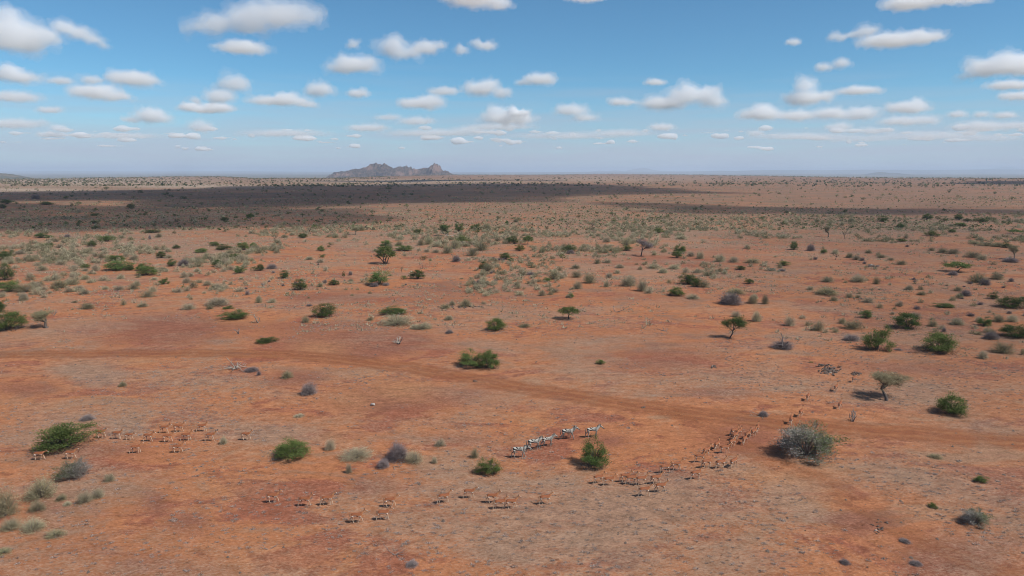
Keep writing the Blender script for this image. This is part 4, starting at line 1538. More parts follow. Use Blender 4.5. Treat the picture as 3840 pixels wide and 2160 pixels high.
# ------------------------------------------------------------------ scrub belts scattered between them
def free(x, y, r):
    for (a, b, c_) in PLANTED:
        if (a - x) ** 2 + (b - y) ** 2 < (c_ * .45 + r * .4) ** 2: return False
    return not near_track(x, y, 4)
def merged(name, items, label, lod=1):
    """items: (kind, variant, p, wd, ht, rot)"""
    Vs, Fs, Ms, Va, n = [], [], [], [], 0
    mats, mid = [], {}
    for (kind, v, p, wd, ht, rot) in items:
        L = lib(kind, lod, v)
        for src, mt in ((L[2], M_LEAF[L[4]]), (L[3], M_TWIG)):
            if mt.name not in mid: mid[mt.name] = len(mats); mats.append(mt)
            V, F, m_, var, half = src.arrays()
            c_, s_ = math.cos(rot), math.sin(rot)
            W = np.stack([(V[:, 0] * c_ - V[:, 1] * s_) * wd + p[0], (V[:, 0] * s_ + V[:, 1] * c_) * wd + p[1], V[:, 2] * ht + p[2] + ZSINK], 1)
            Vs.append(W); Fs.append(F + n); n += len(W)
            Ms.append(np.full(len(F), mid[mt.name])); Va.append(np.clip(var + random.uniform(-.3, .3), 0, 1))
    me = mesh_from(name, np.concatenate(Vs), np.concatenate(Fs), mats, matidx=np.concatenate(Ms))
    set_attr(me, 'var', np.concatenate(Va))
    return tag(link(name, me), label, None, None, 'stuff')

ZONES = [  # x0,x1,y0,y1, count, kinds, size range (m), label for the ones large enough to be things
 (-150, 930, 985, 1120, 150, 'ssso', (1.8, 3.8), 'small pale shrub in the scrub belt on the left, below the green thicket'),
 (-150, 950, 868, 990, 520, 'sssoo', (1.8, 4.2), 'small pale shrub in the scrub belt behind the green thicket on the left'),
 (930, 1900, 848, 950, 480, 'sssoo', (1.8, 4.2), 'small pale shrub in the scrub belt behind the domed tree'),
 (930, 1900, 950, 1075, 55, 'ssb', (1.0, 2.2), 'small pale shrub on open ground round the domed tree'),
 (1900, 3000, 818, 950, 700, 'sssoo', (1.8, 4.0), 'small pale shrub in the scrub belt behind the dark leafless tree'),
 (1750, 3050, 950, 1110, 300, 'ssso', (1.2, 3.2), 'small pale shrub in the scrub in front of the dark leafless tree'),
 (3000, 4000, 800, 910, 420, 'sooo', (1.8, 4.0), 'small grey-green shrub in the scrub belt at the right'),
 (3000, 4000, 910, 1260, 110, 'soob', (1.0, 2.6), 'small grey-green shrub scattered on open ground at the right'),
 (0, 1500, 1080, 1180, 22, 'so', (.9, 1.7), 'small pale shrub just above the dirt track on the left'),
 (-150, 260, 1800, 2060, 16, 'ss', (.9, 2.0), 'small pale shrub in the lower left corner'),
]
KM = {'s': 'straw', 'o': 'olive', 'g': 'green', 'b': 'bare', 'd': 'dark'}
rr = random.Random(11)
stuff_items = []
quota = {'straw': 165, 'olive': 125, 'green': 40, 'bare': 45, 'dark': 40}
cand = []
for (x0, x1, y0, y1, cnt, kinds, (s0, s1), lab) in ZONES:
    k = 0; tries = 0
    while k < cnt and tries < cnt * 20:
        tries += 1
        px, py = rr.uniform(x0, x1), rr.uniform(y0, y1)
        p = at(px, py)
        if float(fbm(p[0] / 26, p[1] / 42, None, 3, 55)) < rr.uniform(-.22, .22): continue
        wd = rr.uniform(s0, s1) ** 1.0
        if not free(p[0], p[1], wd): continue
        kd = KM[rr.choice(kinds)]
        if kd == 'green': wd *= 1.2
        cand.append((py, kd, p, wd, wd * rr.uniform(.45, .75), rr.uniform(0, 6.28), rr.randrange(5), lab)); k += 1
cand.sort(key=lambda c: -c[3] / depth_at(c[2]))
LW = {'straw': 'straw-coloured', 'olive': 'grey-green', 'green': 'bright green', 'bare': 'leafless', 'dark': 'dark green'}
for (py, kd, p, wd, ht, rot, v, lab) in cand:
    if quota[kd] > 0:
        quota[kd] -= 1
        q = px_of(*p)
        POOL.append((dict(px=q[0], py=q[1], w=wd * FPX / q[2], h=ht * FPX / q[2], k=kd), (kd, p, wd, ht, False, rot, v), f'{LW[kd]} shrubs of the scrub belts'))
    else:
        stuff_items.append((kd, v, p, wd, ht, rot))

# far trees and bushes out to the rim
far_items = []
def px_density(px, py):
    d = 0.5
    if py < 700 and px < 1500: d = 1.0
    if 690 < py < 760 and 900 < px < 2700: d = .8
    return d
rr = random.Random(23)
fc = []
for k in range(5200):
    px = rr.uniform(-120, 3960)
    py = 658 + 200 * rr.random() ** 2.2
    p = at(px, py)
    r = math.hypot(p[0], p[1])
    if r > edge_r(math.atan2(p[0], p[1])) + 60: continue
    if rr.random() > px_density(px, py): continue
    if float(fbm(p[0] / 160, p[1] / 320, None, 3, 71)) < rr.uniform(-.7, .35): continue
    if not free(p[0], p[1], 4): continue
    wd = rr.uniform(2.2, 6.0) if r > 900 else rr.uniform(1.3, 4.2)
    kd = rr.choice(['dark', 'dark', 'umbrella', 'olive', 'olive', 'straw'])
    fc.append((kd, rr.randrange(2 if kd == 'umbrella' else 5), p, wd, wd * (rr.uniform(.5, .8)), rr.uniform(0, 6.28)))
fc.sort(key=lambda c: -c[3] / depth_at(c[2]))
nf = 0
for c_ in fc:
    if nf < 150 and c_[0] in ('dark', 'umbrella'):
        nf += 1
        q = px_of(*c_[2])
        POOL.append((dict(px=q[0], py=q[1], w=c_[3] * FPX / q[2], h=c_[4] * FPX / q[2], k=c_[0]), (c_[0], c_[2], c_[3], c_[4], False, c_[5], c_[1]), 'tiny dark trees and bushes far out on the plain'))
    else: far_items.append(c_ if c_[0] != 'umbrella' else ('dark',) + c_[1:])
label_pool([q[0] for q in POOL])
for e, args, grp in POOL: plant(*args, e['label'], grp)
merged('distant_scrub', stuff_items, 'pale low scrub filling the belts between the larger bushes', 2)
merged('distant_bush', far_items, 'dark specks of trees and bushes dotted over the far plain', 2)

# tree line along the rim and dense bush behind the cloud shadow: tiny crowns, joined
def crowns(name, P, W, H, label, tri, seed, light=.68):
    rng = np.random.default_rng(seed)
    n = len(P)
    K = tri
    d = rng.normal(size=(n, K, 3)); d = unit(d) * rng.uniform(.35, 1, (n, K, 1))
    C = P[:, None, :] + d * np.stack([W / 2, W / 2, H / 2], -1)[:, None, :] + np.array([0, 0, 1])[None, None, :] * (H * .55)[:, None, None]
    a = unit(rng.normal(size=(n, K, 3))); b = unit(np.cross(a, rng.normal(size=(n, K, 3))))
    s = (W * .34)[:, None, None]
    V = np.stack([C + a * s, C - a * s * .5 + b * s * .8, C - a * s * .5 - b * s * .8], 2).reshape(-1, 3)
    F = np.arange(len(V)).reshape(-1, 3)
    var = np.repeat(rng.uniform(0, .5, n), K * 3) + rng.uniform(0, .5, n * K * 3)
    mi = np.repeat((rng.random(n) < light).astype(int), K)
    me = mesh_from(name, V, F, [M_LEAF['dark'], M_LEAF['olive']], matidx=mi)
    set_attr(me, 'var', var)
    return tag(link(name, me), label, None, None, 'stuff')
rng = np.random.default_rng(99)
ang = rng.uniform(R(-41), R(41), 2600)
e_ = edge_r(ang)
r_ = e_ * (1 - np.abs(rng.normal(size=2600)) * .035)
x_, y_ = r_ * np.sin(ang), r_ * np.cos(ang)
W_ = rng.uniform(3, 7, 2600); 
crowns('rim_tree_line', np.stack([x_, y_, hgt(x_, y_)], 1), W_, W_ * rng.uniform(.5, .8, 2600), 'dark line of trees along the rim of the plateau', 9, 4)
n_ = 9000
px_ = rng.uniform(-120, 3960, n_); py_ = 700 - (700 - 655) * rng.random(n_)
keep = rng.random(n_) < np.where(px_ < 1500, 1.0, .4)
P_ = np.array([at(a, b) for a, b in zip(px_[keep], py_[keep])])
rr_ = np.hypot(P_[:, 0], P_[:, 1])
ok = (rr_ < edge_r(np.arctan2(P_[:, 0], P_[:, 1])) + 30) & (fbm(P_[:, 0] / 220, P_[:, 1] / 500, None, 3, 81) > rng.uniform(-.6, .3, len(P_))) & (rr_ > 1250)
P_ = P_[ok]
W_ = rng.uniform(3, 7.5, len(P_))
crowns('far_bushland', P_, W_, W_ * rng.uniform(.4, .65, len(P_)), 'green and grey bushland on the pale plain before the rim', 8, 5)

n_ = 26000
px_ = rng.uniform(-160, 4000, n_); py_ = 672 + 190 * rng.random(n_) ** 1.5
tt_ = CAM_H / np.maximum((py_ - 640) / FPX, .004)
xx_ = (px_ - 1920) / FPX * tt_; yy_ = tt_
zz_ = hgt(xx_, yy_); rr_ = np.hypot(xx_, yy_)
ok = (rr_ > 380) & (rr_ < edge_r(np.arctan2(xx_, yy_)) * .97) & (fbm(xx_ / 120, yy_ / 260, None, 4, 91) > rng.uniform(-.5, .3, n_))
P_ = np.stack([xx_, yy_, zz_], 1)[ok]
W_ = np.exp(rng.normal(size=len(P_)) * .35) * 1.25
crowns('plain_scrub', P_, W_, W_ * rng.uniform(.35, .6, len(P_)), 'fine low scrub peppering the far plain', 5, 6, .92)

# ------------------------------------------------------------------ dead grass tufts, sticks
def tufts(name, N, r0, r1, size, blades, hfac, mat, seed, label, thr, flat=.9, amax=R(40), red=0.0):
    rng = np.random.default_rng(seed)
    r = np.sqrt(rng.uniform(r0 ** 2, r1 ** 2, N)); a = rng.uniform(-amax, amax, N)
    x, y = r * np.sin(a), r * np.cos(a)
    z = hgt(x, y)
    dens = fbm(x / 14, y / 22, None, 4, 31) + fbm(x / 3.5, y / 5.0, None, 3, 37) * .6
    px, py, _ = px_of(x, y, z)
    for L, sgn in ((FILM, .35), (SAND, -.55), (RED, -.4)):
        for (cx, cy_, rx, ry, wt) in L:
            dens = dens + sgn * wt * np.exp(-(((px - cx) / rx) ** 2 + ((py - cy_) / ry) ** 2))
    for L in (TRACK, FORK):
        for q in L[::3]:
            m_ = np.hypot(x - q[0], y - q[1]) < 3.4
            dens[m_] -= .55
    ok = dens > thr + rng.uniform(-.3, .3, N)
    x, y, z, dens = x[ok], y[ok], z[ok], dens[ok]
    n = len(x)
    s = size * np.exp(np.clip(rng.normal(size=n), -1.6, 1.5) * .38)
    P = np.stack([x, y, z], 1)
    th = rng.uniform(0, 6.28, (n, blades)); rad = rng.uniform(.25, 1, (n, blades))
    lean = rng.uniform(.1, 1.0, (n, blades))
    tip = np.stack([np.cos(th) * rad * .55 * flat, np.sin(th) * rad * .40 * flat, lean * hfac * (1.15 - rad * .6)], -1) * s[:, None, None]
    root = tip * np.array([.45, .45, 0]) + rng.normal(size=tip.shape) * .05 * s[:, None, None] * np.array([1, 1, 0])
    d = unit(np.cross(tip - root, np.array([.2, -.1, 1.0]) + rng.normal(size=tip.shape) * .45)) * (s[:, None, None] * .034)
    V = np.stack([root + d, root - d, tip], 2) + P[:, None, None, :]
    V = V.reshape(-1, 3)
    F = np.arange(len(V)).reshape(-1, 3)
    me = mesh_from(name, V, F, [mat])
    var = np.repeat(np.repeat(rng.uniform(0, .5, n), blades) + rng.uniform(0, .5, n * blades), 3)
    set_attr(me, 'var', var)
    return tag(link(name, me), label, None, None, 'stuff')
M_TUFT = leaf_mat('grey_dead_grass', (0.27, 0.208, 0.172), (0.46, 0.38, 0.325), .35)
M_TUFT2 = leaf_mat('tan_grass', (0.20, 0.15, 0.10), (0.34, 0.265, 0.18), .2)
tufts('grass_tufts', 40000, 42, 235, .55, 27, .24, M_TUFT, 41, 'grey cushions of dead grass dotted over the red earth', .12)
tufts('far_grass_tufts', 60000, 215, 620, .80, 10, .34, M_TUFT, 42, 'grey specks of dead grass on the middle ground', .10)
tufts('pale_scrub_grass', 60000, 150, 640, 1.5, 15, .42, M_LEAF['straw'], 46, 'low pale khaki scrub and dry grass filling the belts', .20)
tufts('fine_grass', 120000, 42, 165, .26, 5, .26, M_TUFT, 43, 'thin scattered dry grass and litter on the near ground', .02)
tufts('tan_grass', 26000, 42, 260, .45, 8, .34, M_TUFT2, 44, 'thin tan grass growing between the grey cushions', .12)
# ------------------------------------------------------------------ dead wood and stones
def dead_wood(name, p, size, nlimb, mat, label, cat, up=1.0, seed=0, r0=.07, lie=0.0, tl=1.0):
    rng = np.random.default_rng(seed)
    root = link(name, None, None, tuple(p))
    tag(root, label, cat)
    for k in range(nlimb):
        mb = MB()
        a = rng.uniform(0, 6.28)
        d = unit(np.array([math.cos(a) * rng.uniform(.3, 1.0) , math.sin(a) * rng.uniform(.3, 1.0), up * rng.uniform(.5, 1.2)]))
        q = np.array([math.cos(a) * .12, math.sin(a) * .12, lie * rng.uniform(0, .3)]) * size * .5
        pts = [q]
        L = size * rng.uniform(.5, 1.0) * tl
        for i in range(4):
            d = unit(d + rng.normal(size=3) * .22 * np.array([1, 1, .6]))
            q = q + d * L / 4; q[2] = max(q[2], .04)
            pts.append(q)
        V, F = tube(pts, np.linspace(r0, r0 * .35, 5), 6)
        mb.add(V, F, 0, .5)
        for j in range(2):
            b0 = pts[2 + j]; b1 = b0 + unit(d + rng.normal(size=3) * .6) * L * .35; b1[2] = max(b1[2], .03)
            V, F = tube([b0, (b0 + b1) / 2 + rng.normal(size=3) * .04, b1], [r0 * .5, r0 * .4, r0 * .2], 5)
            mb.add(V, F, 0, .5)
        link('branch', mb.mesh('branch', [mat]), root)
    return root
def atT(tl, x, y):
    p = at(*T(tl, x, y)); return p
dead_wood('bleached_branches', atT('B0', 2370, 765), 1.35 * 2.1, 13, M_BLEACH, 'heap of bleached fallen branches on the red ground above the left track', 'dead wood', up=.16, seed=3, r0=.075, lie=.7)
dead_wood('bleached_stump', atT('B1', 1435, 505), 2.3, 8, M_BLEACH, 'upturned bleached stump with pale spiky roots', 'stump', up=.9, seed=8, r0=.11)
dead_wood('tree_stump', atT('B0', 2403, 408), 2.0, 2, M_TWIG, 'thin grey upright stump standing alone on the left', 'stump', up=3.5, seed=5, r0=.12)
dead_wood('pale_stump', atT('B1', 20, 297), 2.2, 5, M_BLEACH, 'pale splintered stump near the upper left bushes', 'stump', up=2.2, seed=15, r0=.10)
dead_wood('dead_shrub', atT('B0', 545, 222), 1.9, 6, M_TWIG, 'small dead skeleton shrub behind a thin tree on the left', 'dead wood', up=1.6, seed=25, r0=.07)
dead_wood('broken_stump', atT('B3', 850, 1288), 2.1, 7, M_TWIG, 'broken grey stump with forked spikes beside the track at right', 'stump', up=1.8, seed=35, r0=.06)
dead_wood('mound_stump', atT('B3', 150, 560), 3.4, 2, M_TWIG, 'broken stump sticking out of a mound of dry brush', 'stump', up=4.0, seed=45, r0=.16)
dead_wood('fallen_branch', atT('B2', 1045, 188), 3.0, 2, M_TWIG, 'thin fallen branch on bare ground right of the umbrella tree', 'dead wood', up=.35, seed=55, r0=.09)
dead_wood('fallen_branch', atT('C1', 1390, 345), 1.6, 2, M_BLEACH, 'pale curved stick lying before the purple leafless shrub', 'dead wood', up=.12, seed=56, r0=.05)
dead_wood('fallen_branch', atT('B2', 2525, 1240), 1.9, 5, M_BLEACH, 'whitish twigs lying at the bend of the track by the antelopes', 'dead wood', up=.2, seed=57, r0=.04)
dead_wood('fallen_branch', atT('B2', 1545, 382), 2.4, 4, M_TWIG, 'low dead branches on the bare slope left of the crooked tree', 'dead wood', up=.12, seed=58, r0=.08)
dead_wood('pale_stump', atT('A1', 80, 1270), 2.0, 4, M_BLEACH, 'small pale stump among the shrubs on the left middle ground', 'stump', up=1.6, seed=59, r0=.13)
dead_wood('dead_sapling', atT('C3', 2125, 900), 1.6, 3, M_BARK, 'dark dead stem rising behind the grey bush at lower right', 'dead wood', up=3.2, seed=60, r0=.05)
dead_wood('fallen_tree', atT('A1', 1950, 765), 5.5, 3, M_BLEACH, 'pale fallen trunk beneath the twisted flat-topped tree', 'dead wood', up=.08, seed=61, r0=.22)
dead_wood('dead_shrub', atT('A1', 1670, 1095), 1.7, 3, M_BARK, 'small black dead snag behind the dark leafy bush', 'dead wood', up=1.2, seed=62, r0=.10)
dead_wood('fallen_branch', atT('C1', 130, 1180), 1.4, 3, M_TWIG, 'dark twig lying near the lower left antelopes', 'dead wood', up=.15, seed=63, r0=.03)
dead_wood('fallen_branch', atT('C1', 1400, 1230), 1.4, 5, M_TWIG, 'tangle of dark sticks on the near ground, bottom centre', 'dead wood', up=.2, seed=64, r0=.03)

def stone_mat():
    m, t, n = new_mat('dark_stone')
    out = nd(t, 'ShaderNodeOutputMaterial'); bs = nd(t, 'ShaderNodeBsdfPrincipled')
    bs.inputs['Roughness'].default_value = .9
    P = nd(t, 'ShaderNodeTexCoord').outputs['Object']
    oi = nd(t, 'ShaderNodeObjectInfo')
    c = mixc(t, noise(t, P, 3, 4, .6), (0.055, 0.038, 0.030), (0.15, 0.105, 0.08))
    k = nd(t, 'ShaderNodeMapRange', i_1=.96, i_2=.98); t.links.new(oi.outputs['Random'], k.inputs[0])
    c = mixc(t, mth(t, 'MULTIPLY', k.outputs[0], .8), c, (.42, .36, .30))
    t.links.new(c, bs.inputs['Base Color']); t.links.new(bs.outputs[0], out.inputs[0])
    return m
M_STONE = stone_mat()
STONES = []
for i in range(5):
    rng = np.random.default_rng(500 + i)
    iv, jf = ico()
    import bmesh
    bm = bmesh.new(); bmesh.ops.create_icosphere(bm, subdivisions=1, radius=.5)
    v = np.array([q.co[:] for q in bm.verts]); f = np.array([[q.index for q in fc_.verts] for fc_ in bm.faces]); bm.free()
    v = v * (1 + .95 * fbm(v[:, 0] * 2.2 + i * 9, v[:, 1] * 2.2, v[:, 2] * 2.2, 2, 600 + i))[:, None] * np.array([1.5, .75, .6])
    STONES.append(mesh_from('stone', v, f, [M_STONE]))
rr = random.Random(61)
def stones(cx, cy, w_, h_, n, s0, s1, label, group):
    k = 0
    while k < n:
        a, b = rr.gauss(0, .4), rr.gauss(0, .4)
        if abs(a) > 1 or abs(b) > 1: continue
        p = at(cx + a * w_ / 2, cy + b * h_ / 2)
        s = rr.uniform(s0, s1)
        o = link('stone', STONES[rr.randrange(5)], None, (p[0], p[1], p[2] + s * .12))
        o.scale = (s * rr.uniform(.8, 1.3), s * rr.uniform(.7, 1.1), s * rr.uniform(.7, 1.1))
        o.rotation_euler = (rr.uniform(-.3, .3), rr.uniform(-.3, .3), rr.uniform(0, 6.28))
        tag(o, label, 'stone', group)
        k += 1
x_, y_ = T('B3', 625, 775); stones(x_, y_, 95, 42, 140, .15, .5, 'dark angular stone in the large rock heap right of centre', 'stones of the large rock heap')
x_, y_ = T('B3', 560, 725); stones(x_, y_, 60, 14, 30, .2, .5, 'dark stone in the upper part of the rock heap', 'stones above the large rock heap')
x_, y_ = T('B3', 890, 812); stones(x_, y_, 50, 16, 30, .2, .45, 'dark stone in the small heap behind the farthest antelope', 'stones of the small heap')
x_, y_ = T('B2', 2020, 738); stones(x_, y_, 38, 14, 18, .2, .5, 'dark stone in a low pile below the crooked dark tree', 'stones of the low pile')
x_, y_ = T('A3', 1050, 1068); stones(x_, y_, 60, 10, 18, .6, 1.3, 'dark stone in a row on the right middle ground', 'stones in a row')
x_, y_ = T('A3', 60, 1108); stones(x_, y_, 60, 12, 18, .6, 1.3, 'dark stone among low brush right of centre', 'stones among low brush')
x_, y_ = T('A2', 1870, 1118); stones(x_, y_, 22, 8, 4, 1.0, 1.8, 'black boulder behind the green tangle right of centre', 'black boulders')
x_, y_ = T('B1', 2060, 140); stones(x_, y_, 190, 12, 26, .3, .8, 'dark stone under the olive shrubs behind the straw shrub', 'stones under the olive shrubs')
x_, y_ = T('C3', 1100, 960); stones(x_, y_, 110, 70, 14, .14, .32, 'dark lump of earth on the side track', 'dark lumps on the side track')
x_, y_ = T('B1', 2210, 886); stones(x_, y_, 12, 4, 3, .25, .5, 'dark stone lying on the dirt track near its middle', 'stones on the track near its middle')
x_, y_ = T('B2', 1310, 1152); stones(x_, y_, 18, 6, 4, .25, .45, 'brown stone on the edge of the track above the zebras', 'brown stones on the track edge')
# loose pebbles: nobody could count them
V_, F_, n_ = [], [], 0
rng = np.random.default_rng(9)
for k in range(1500):
    a = rng.uniform(R(-38), R(38)); r = math.sqrt(rng.uniform(45 ** 2, 230 ** 2))
    x, y = r * math.sin(a), r * math.cos(a)
    s = .07 + .16 * rng.random() ** 3
    v = np.array([(1, 0, 0), (-1, 0, 0), (0, 1, 0), (0, -1, 0), (0, 0, .8)]) * s * rng.uniform(.7, 1.3, (5, 1)) + np.array([x, y, float(hgt(x, y)) + .01])
    V_.append(v); F_.append(np.array([[0, 2, 4], [2, 1, 4], [1, 3, 4], [3, 0, 4]]) + n_); n_ += 5
tag(link('pebbles', mesh_from('pebbles', np.concatenate(V_), np.concatenate(F_), [M_STONE])), 'loose dark pebbles scattered over the near ground', None, None, 'stuff')
# small white cairn-like lump
p = atT('B1', 1176, 1130)
o = link('white_stone', STONES[1], None, (p[0], p[1], p[2] + .2)); o.scale = (.45, .4, .9)
M_WHITE = bark_mat('white_stone', (.36, .32, .28), (.5, .46, .41))
me = STONES[1].copy(); me.materials.clear(); me.materials.append(M_WHITE); o.data = me
tag(o, 'small upright whitish stone on bare orange ground below the track', 'stone')

# ------------------------------------------------------------------ animals
def skin_mesh(name, joints, edges, sub=1):
    """joints: (x,y,z,rx,ry); joint 0 is the pelvis and root"""
    me = bpy.data.meshes.new(name)
    me.from_pydata([j[:3] for j in joints], edges, [])
    o = link(name, me)
    md = o.modifiers.new('s', 'SKIN'); md.use_smooth_shade = True; md.branch_smoothing = .6
    for i, j in enumerate(joints):
        sv = me.skin_vertices[0].data[i]
        sv.radius = (j[3], j[4] if len(j) > 4 else j[3])
        sv.use_root = i == 0
    s2 = o.modifiers.new('u', 'SUBSURF'); s2.levels = sub; s2.render_levels = sub
    dg = bpy.context.evaluated_depsgraph_get()
    m2 = bpy.data.meshes.new_from_object(o.evaluated_get(dg))
    bpy.data.objects.remove(o); bpy.data.meshes.remove(me)
    m2.name = name
    return m2
def co_of(me):
    a = np.empty(len(me.vertices) * 3, np.float32); me.vertices.foreach_get('co', a); return a.reshape(-1, 3).astype(float)
def set_col(me, rgb):
    a = me.attributes.new('coat', 'FLOAT_COLOR', 'POINT')
    a.data.foreach_set('color', np.concatenate([rgb, np.ones((len(rgb), 1))], 1).astype(np.float32).ravel())
def coat_mat(name):
    m, t, n = new_mat(name)
    out = nd(t, 'ShaderNodeOutputMaterial'); bs = nd(t, 'ShaderNodeBsdfPrincipled')
    bs.inputs['Roughness'].default_value = .7; bs.inputs['Specular IOR Level'].default_value = .25
    at_ = nd(t, 'ShaderNodeAttribute', attribute_name='coat')
    t.links.new(at_.outputs['Color'], bs.inputs['Base Color'])
    t.links.new(bs.outputs[0], out.inputs[0])
    return m
M_COAT = coat_mat('short_coat')

def quadruped(name, sc, pose, spine, head, leg_f, leg_h, body_r, scale_r=1.0):
    pass

def impala_body(pose):
    # lateral shape of a hornless female, shoulder height 0.88 m; pose gives fore/aft swing of each hoof
    neck = pose['neck']
    J = [(-.40, 0, .77, .17, .18), (-.20, 0, .75, .18, .20), (.04, 0, .73, .19, .21), (.26, 0, .745, .165, .205), (.39, 0, .81, .115, .15)]
    E = [(0, 1), (1, 2), (2, 3), (3, 4)]
    J += [(.38 + neck[0] * .45, 0, .82 + neck[1] * .5, .052, .07), (.38 + neck[0], 0, .82 + neck[1], .046, .055), (.38 + neck[0] + .09, 0, .82 + neck[1] - .01, .045, .05), (.38 + neck[0] + .19, 0, .82 + neck[1] - .06, .024, .026), (.38 + neck[0] + .24, 0, .82 + neck[1] - .085, .018, .018)]
    E += [(4, 5), (5, 6), (6, 7), (7, 8), (8, 9)]
    J += [(-.49, 0, .80, .07, .08)]; E += [(0, 10)]
    for s, f in ((1, pose['fl']), (-1, pose['fr'])):
        b = len(J)
        J += [(.28, s * .085, .64, .070, .085), (.27 + f * .25, s * .09, .49, .044, .050), (.28 + f * .62, s * .09, .29 + abs(f) * .02, .027, .028), (.27 + f * .92, s * .09, .09, .021, .021), (.28 + f, s * .075, .02, .020, .018)]
        E += [(3, b), (b, b + 1), (b + 1, b + 2), (b + 2, b + 3), (b + 3, b + 4)]
    for s, f in ((1, pose['hl']), (-1, pose['hr'])):
        b = len(J)
        J += [(-.40, s * .085, .66, .098, .12), (-.33 + f * .25, s * .09, .52, .060, .072), (-.47 + f * .70, s * .09, .345, .033, .037), (-.45 + f * .95, s * .09, .10, .022, .022), (-.43 + f, s * .08, .02, .020, .018)]
        E += [(0, b), (b, b + 1), (b + 1, b + 2), (b + 2, b + 3), (b + 3, b + 4)]
    me = skin_mesh('body', J, E, 1)
    v = co_of(me)
    x, y, z = v.T
    n = np.empty(len(v) * 3, np.float32); me.vertices.foreach_get('normal', n); n = n.reshape(-1, 3)
    dark, tan, white, leg = np.array([.245, .080, .033]), np.array([.43, .192, .088]), np.array([.78, .74, .67]), np.array([.52, .40, .29])
    c = np.tile(tan, (len(v), 1))
    body = (x > -.6) & (x < .42) & (z > .6)
    t = sstep(.70, .77, z)[:, None]
    c = np.where(body[:, None], tan * (1 - t) + dark * t, c)
    wb = (body & (z < .655)) | ((n[:, 2] < -.35) & (x > -.35) & (x < .3) & (z > .58))
    c[wb] = white
    hd = x > .38 + neck[0] - .02
    c[hd] = tan * .9
    c[(x > .38 + neck[0] + .17)] = white * .7
    lg = (z <= .60)
    tt = sstep(.60, .25, z)[:, None]
    c = np.where(lg[:, None], tan * .85 * (1 - tt) + leg * 1.15 * tt, c)
    c[(x < -.50) & (z < .80) & (z > .55)] = white * .9
    c[z < .045] = (.05, .04, .035)
    set_col(me, c)
    me.materials.append(M_COAT)
    return me, (.38 + neck[0], .82 + neck[1])

def small_part(name, pts, radii, col, sides=5):
    V, F = tube(pts, radii, sides)
    me = mesh_from(name, V, F, [M_COAT], smooth=True)
    set_col(me, np.tile(np.array(col), (len(V), 1)))
    return me

POSES = [dict(neck=(.24, .30), fl=.20, fr=-.16, hl=-.14, hr=.18), dict(neck=(.22, .26), fl=-.14, fr=.17, hl=.20, hr=-.12), dict(neck=(.20, .33), fl=.14, fr=-.05, hl=.06, hr=-.18), dict(neck=(.33, .14), fl=.22, fr=-.10, hl=-.18, hr=.12)]
IMP = []
for ps in POSES:
    b, (hx, hz) = impala_body(ps)
    ear = [small_part('ear', [(hx + .02, s * .03, hz + .03), (hx - .02, s * .065, hz + .11), (hx - .035, s * .075, hz + .175)], [.018, .026, .006], (.14, .075, .05)) for s in (1, -1)]
    tail = small_part('tail', [(-.535, 0, .84), (-.575, 0, .74), (-.575, 0, .60), (-.565, 0, .52)], [.028, .022, .020, .006], (.30, .19, .12))
    IMP.append((b, ear, tail))

# tile, x, hoof y, heading in degrees (0 = to the right, 90 = straight away), scale, herd, pose or None
AN = [
 ('C0',400,282,2,1,'L1',3),('C0',715,272,4,1,'L1',0),('C0',478,134,2,1,'L1',1),
 ('C0',1022,60,-4,1,'L2',0),('C0',1183,71,-4,1,'L2',1),('C0',1302,79,-2,.82,'L2',3),('C0',1500,95,-3,1,'L2',1),('C0',1690,102,3,1,'L2',0),('C0',1880,88,0,1,'L2',2),('C0',2120,91,0,1,'L2',1),('C0',2480,82,-4,1,'L2',0),
 ('B0',1662,1405,-2,.98,'L3',1),('B0',1802,1394,0,.98,'L3',0),('B0',2038,1391,0,1,'L3',2),
 ('C0',1372,214,6,1,'L4',2),('C0',1792,210,2,1,'L4',0),
 ('C1',175,712,4,1,'M1',0),('C1',498,748,0,1,'M1',2),('C1',722,738,8,1.03,'M1',2),('C1',1018,915,4,1.02,'M2',0),('C1',1285,888,4,1.02,'M2',1),('C1',1352,756,4,1.0,'M2',0),
 ('C1',1893,716,12,1,'M3',2),('C1',2148,668,0,1,'M3',1),('C1',2380,716,0,1,'M3',0),('C1',2456,776,6,1,'M3',2),('C2',-5,772,6,1,'M3',0),('C2',335,730,8,1,'M3',1),
 ('C2',872,520,14,.95,'R1',1),('C2',978,540,5,.95,'R1',2),('C2',1140,505,6,.95,'R1',0),('C2',1200,528,8,1,'R1',2),('C2',1302,536,10,1,'R1',1),('C2',1450,524,12,1,'R1',0),('C2',1332,648,6,1,'R2',1),('C2',1496,606,6,.98,'R2',0),
 ('C2',1540,414,10,.98,'R3',1),('C2',1652,386,4,1,'R3',0),('C2',1850,478,14,1,'R3',2),
 ('C2',1890,308,2,1,'R4',1),('C2',1960,362,14,1,'R4',0),('C2',2098,368,16,1,'R4',2),('C2',2228,354,38,1,'R4',1),('C2',1958,236,32,.95,'R4',0),
 ('C2',2060,176,48,.95,'R5',2),('C2',2140,216,8,1,'R5',1),('C2',2216,150,34,.95,'R5',0),('C2',2246,84,40,.95,'R5',2),('C2',2340,122,48,.95,'R5',1),
 ('C2',2238,38,24,.95,'R6',0),('C2',2280,48,40,.92,'R6',1),('C2',2370,72,38,.95,'R6',2),('C2',2432,46,42,.95,'R6',0),('B2',2468,1398,60,.95,'R6',1),
 ('B3',228,1313,66,.95,'R7',2),('B3',330,1240,52,.98,'R7',0),('B3',400,1078,56,.95,'R7',1),('B3',683,985,48,.95,'R7',0),('B3',722,1160,52,.95,'R7',2),('B3',866,896,34,.95,'R7',1),
]
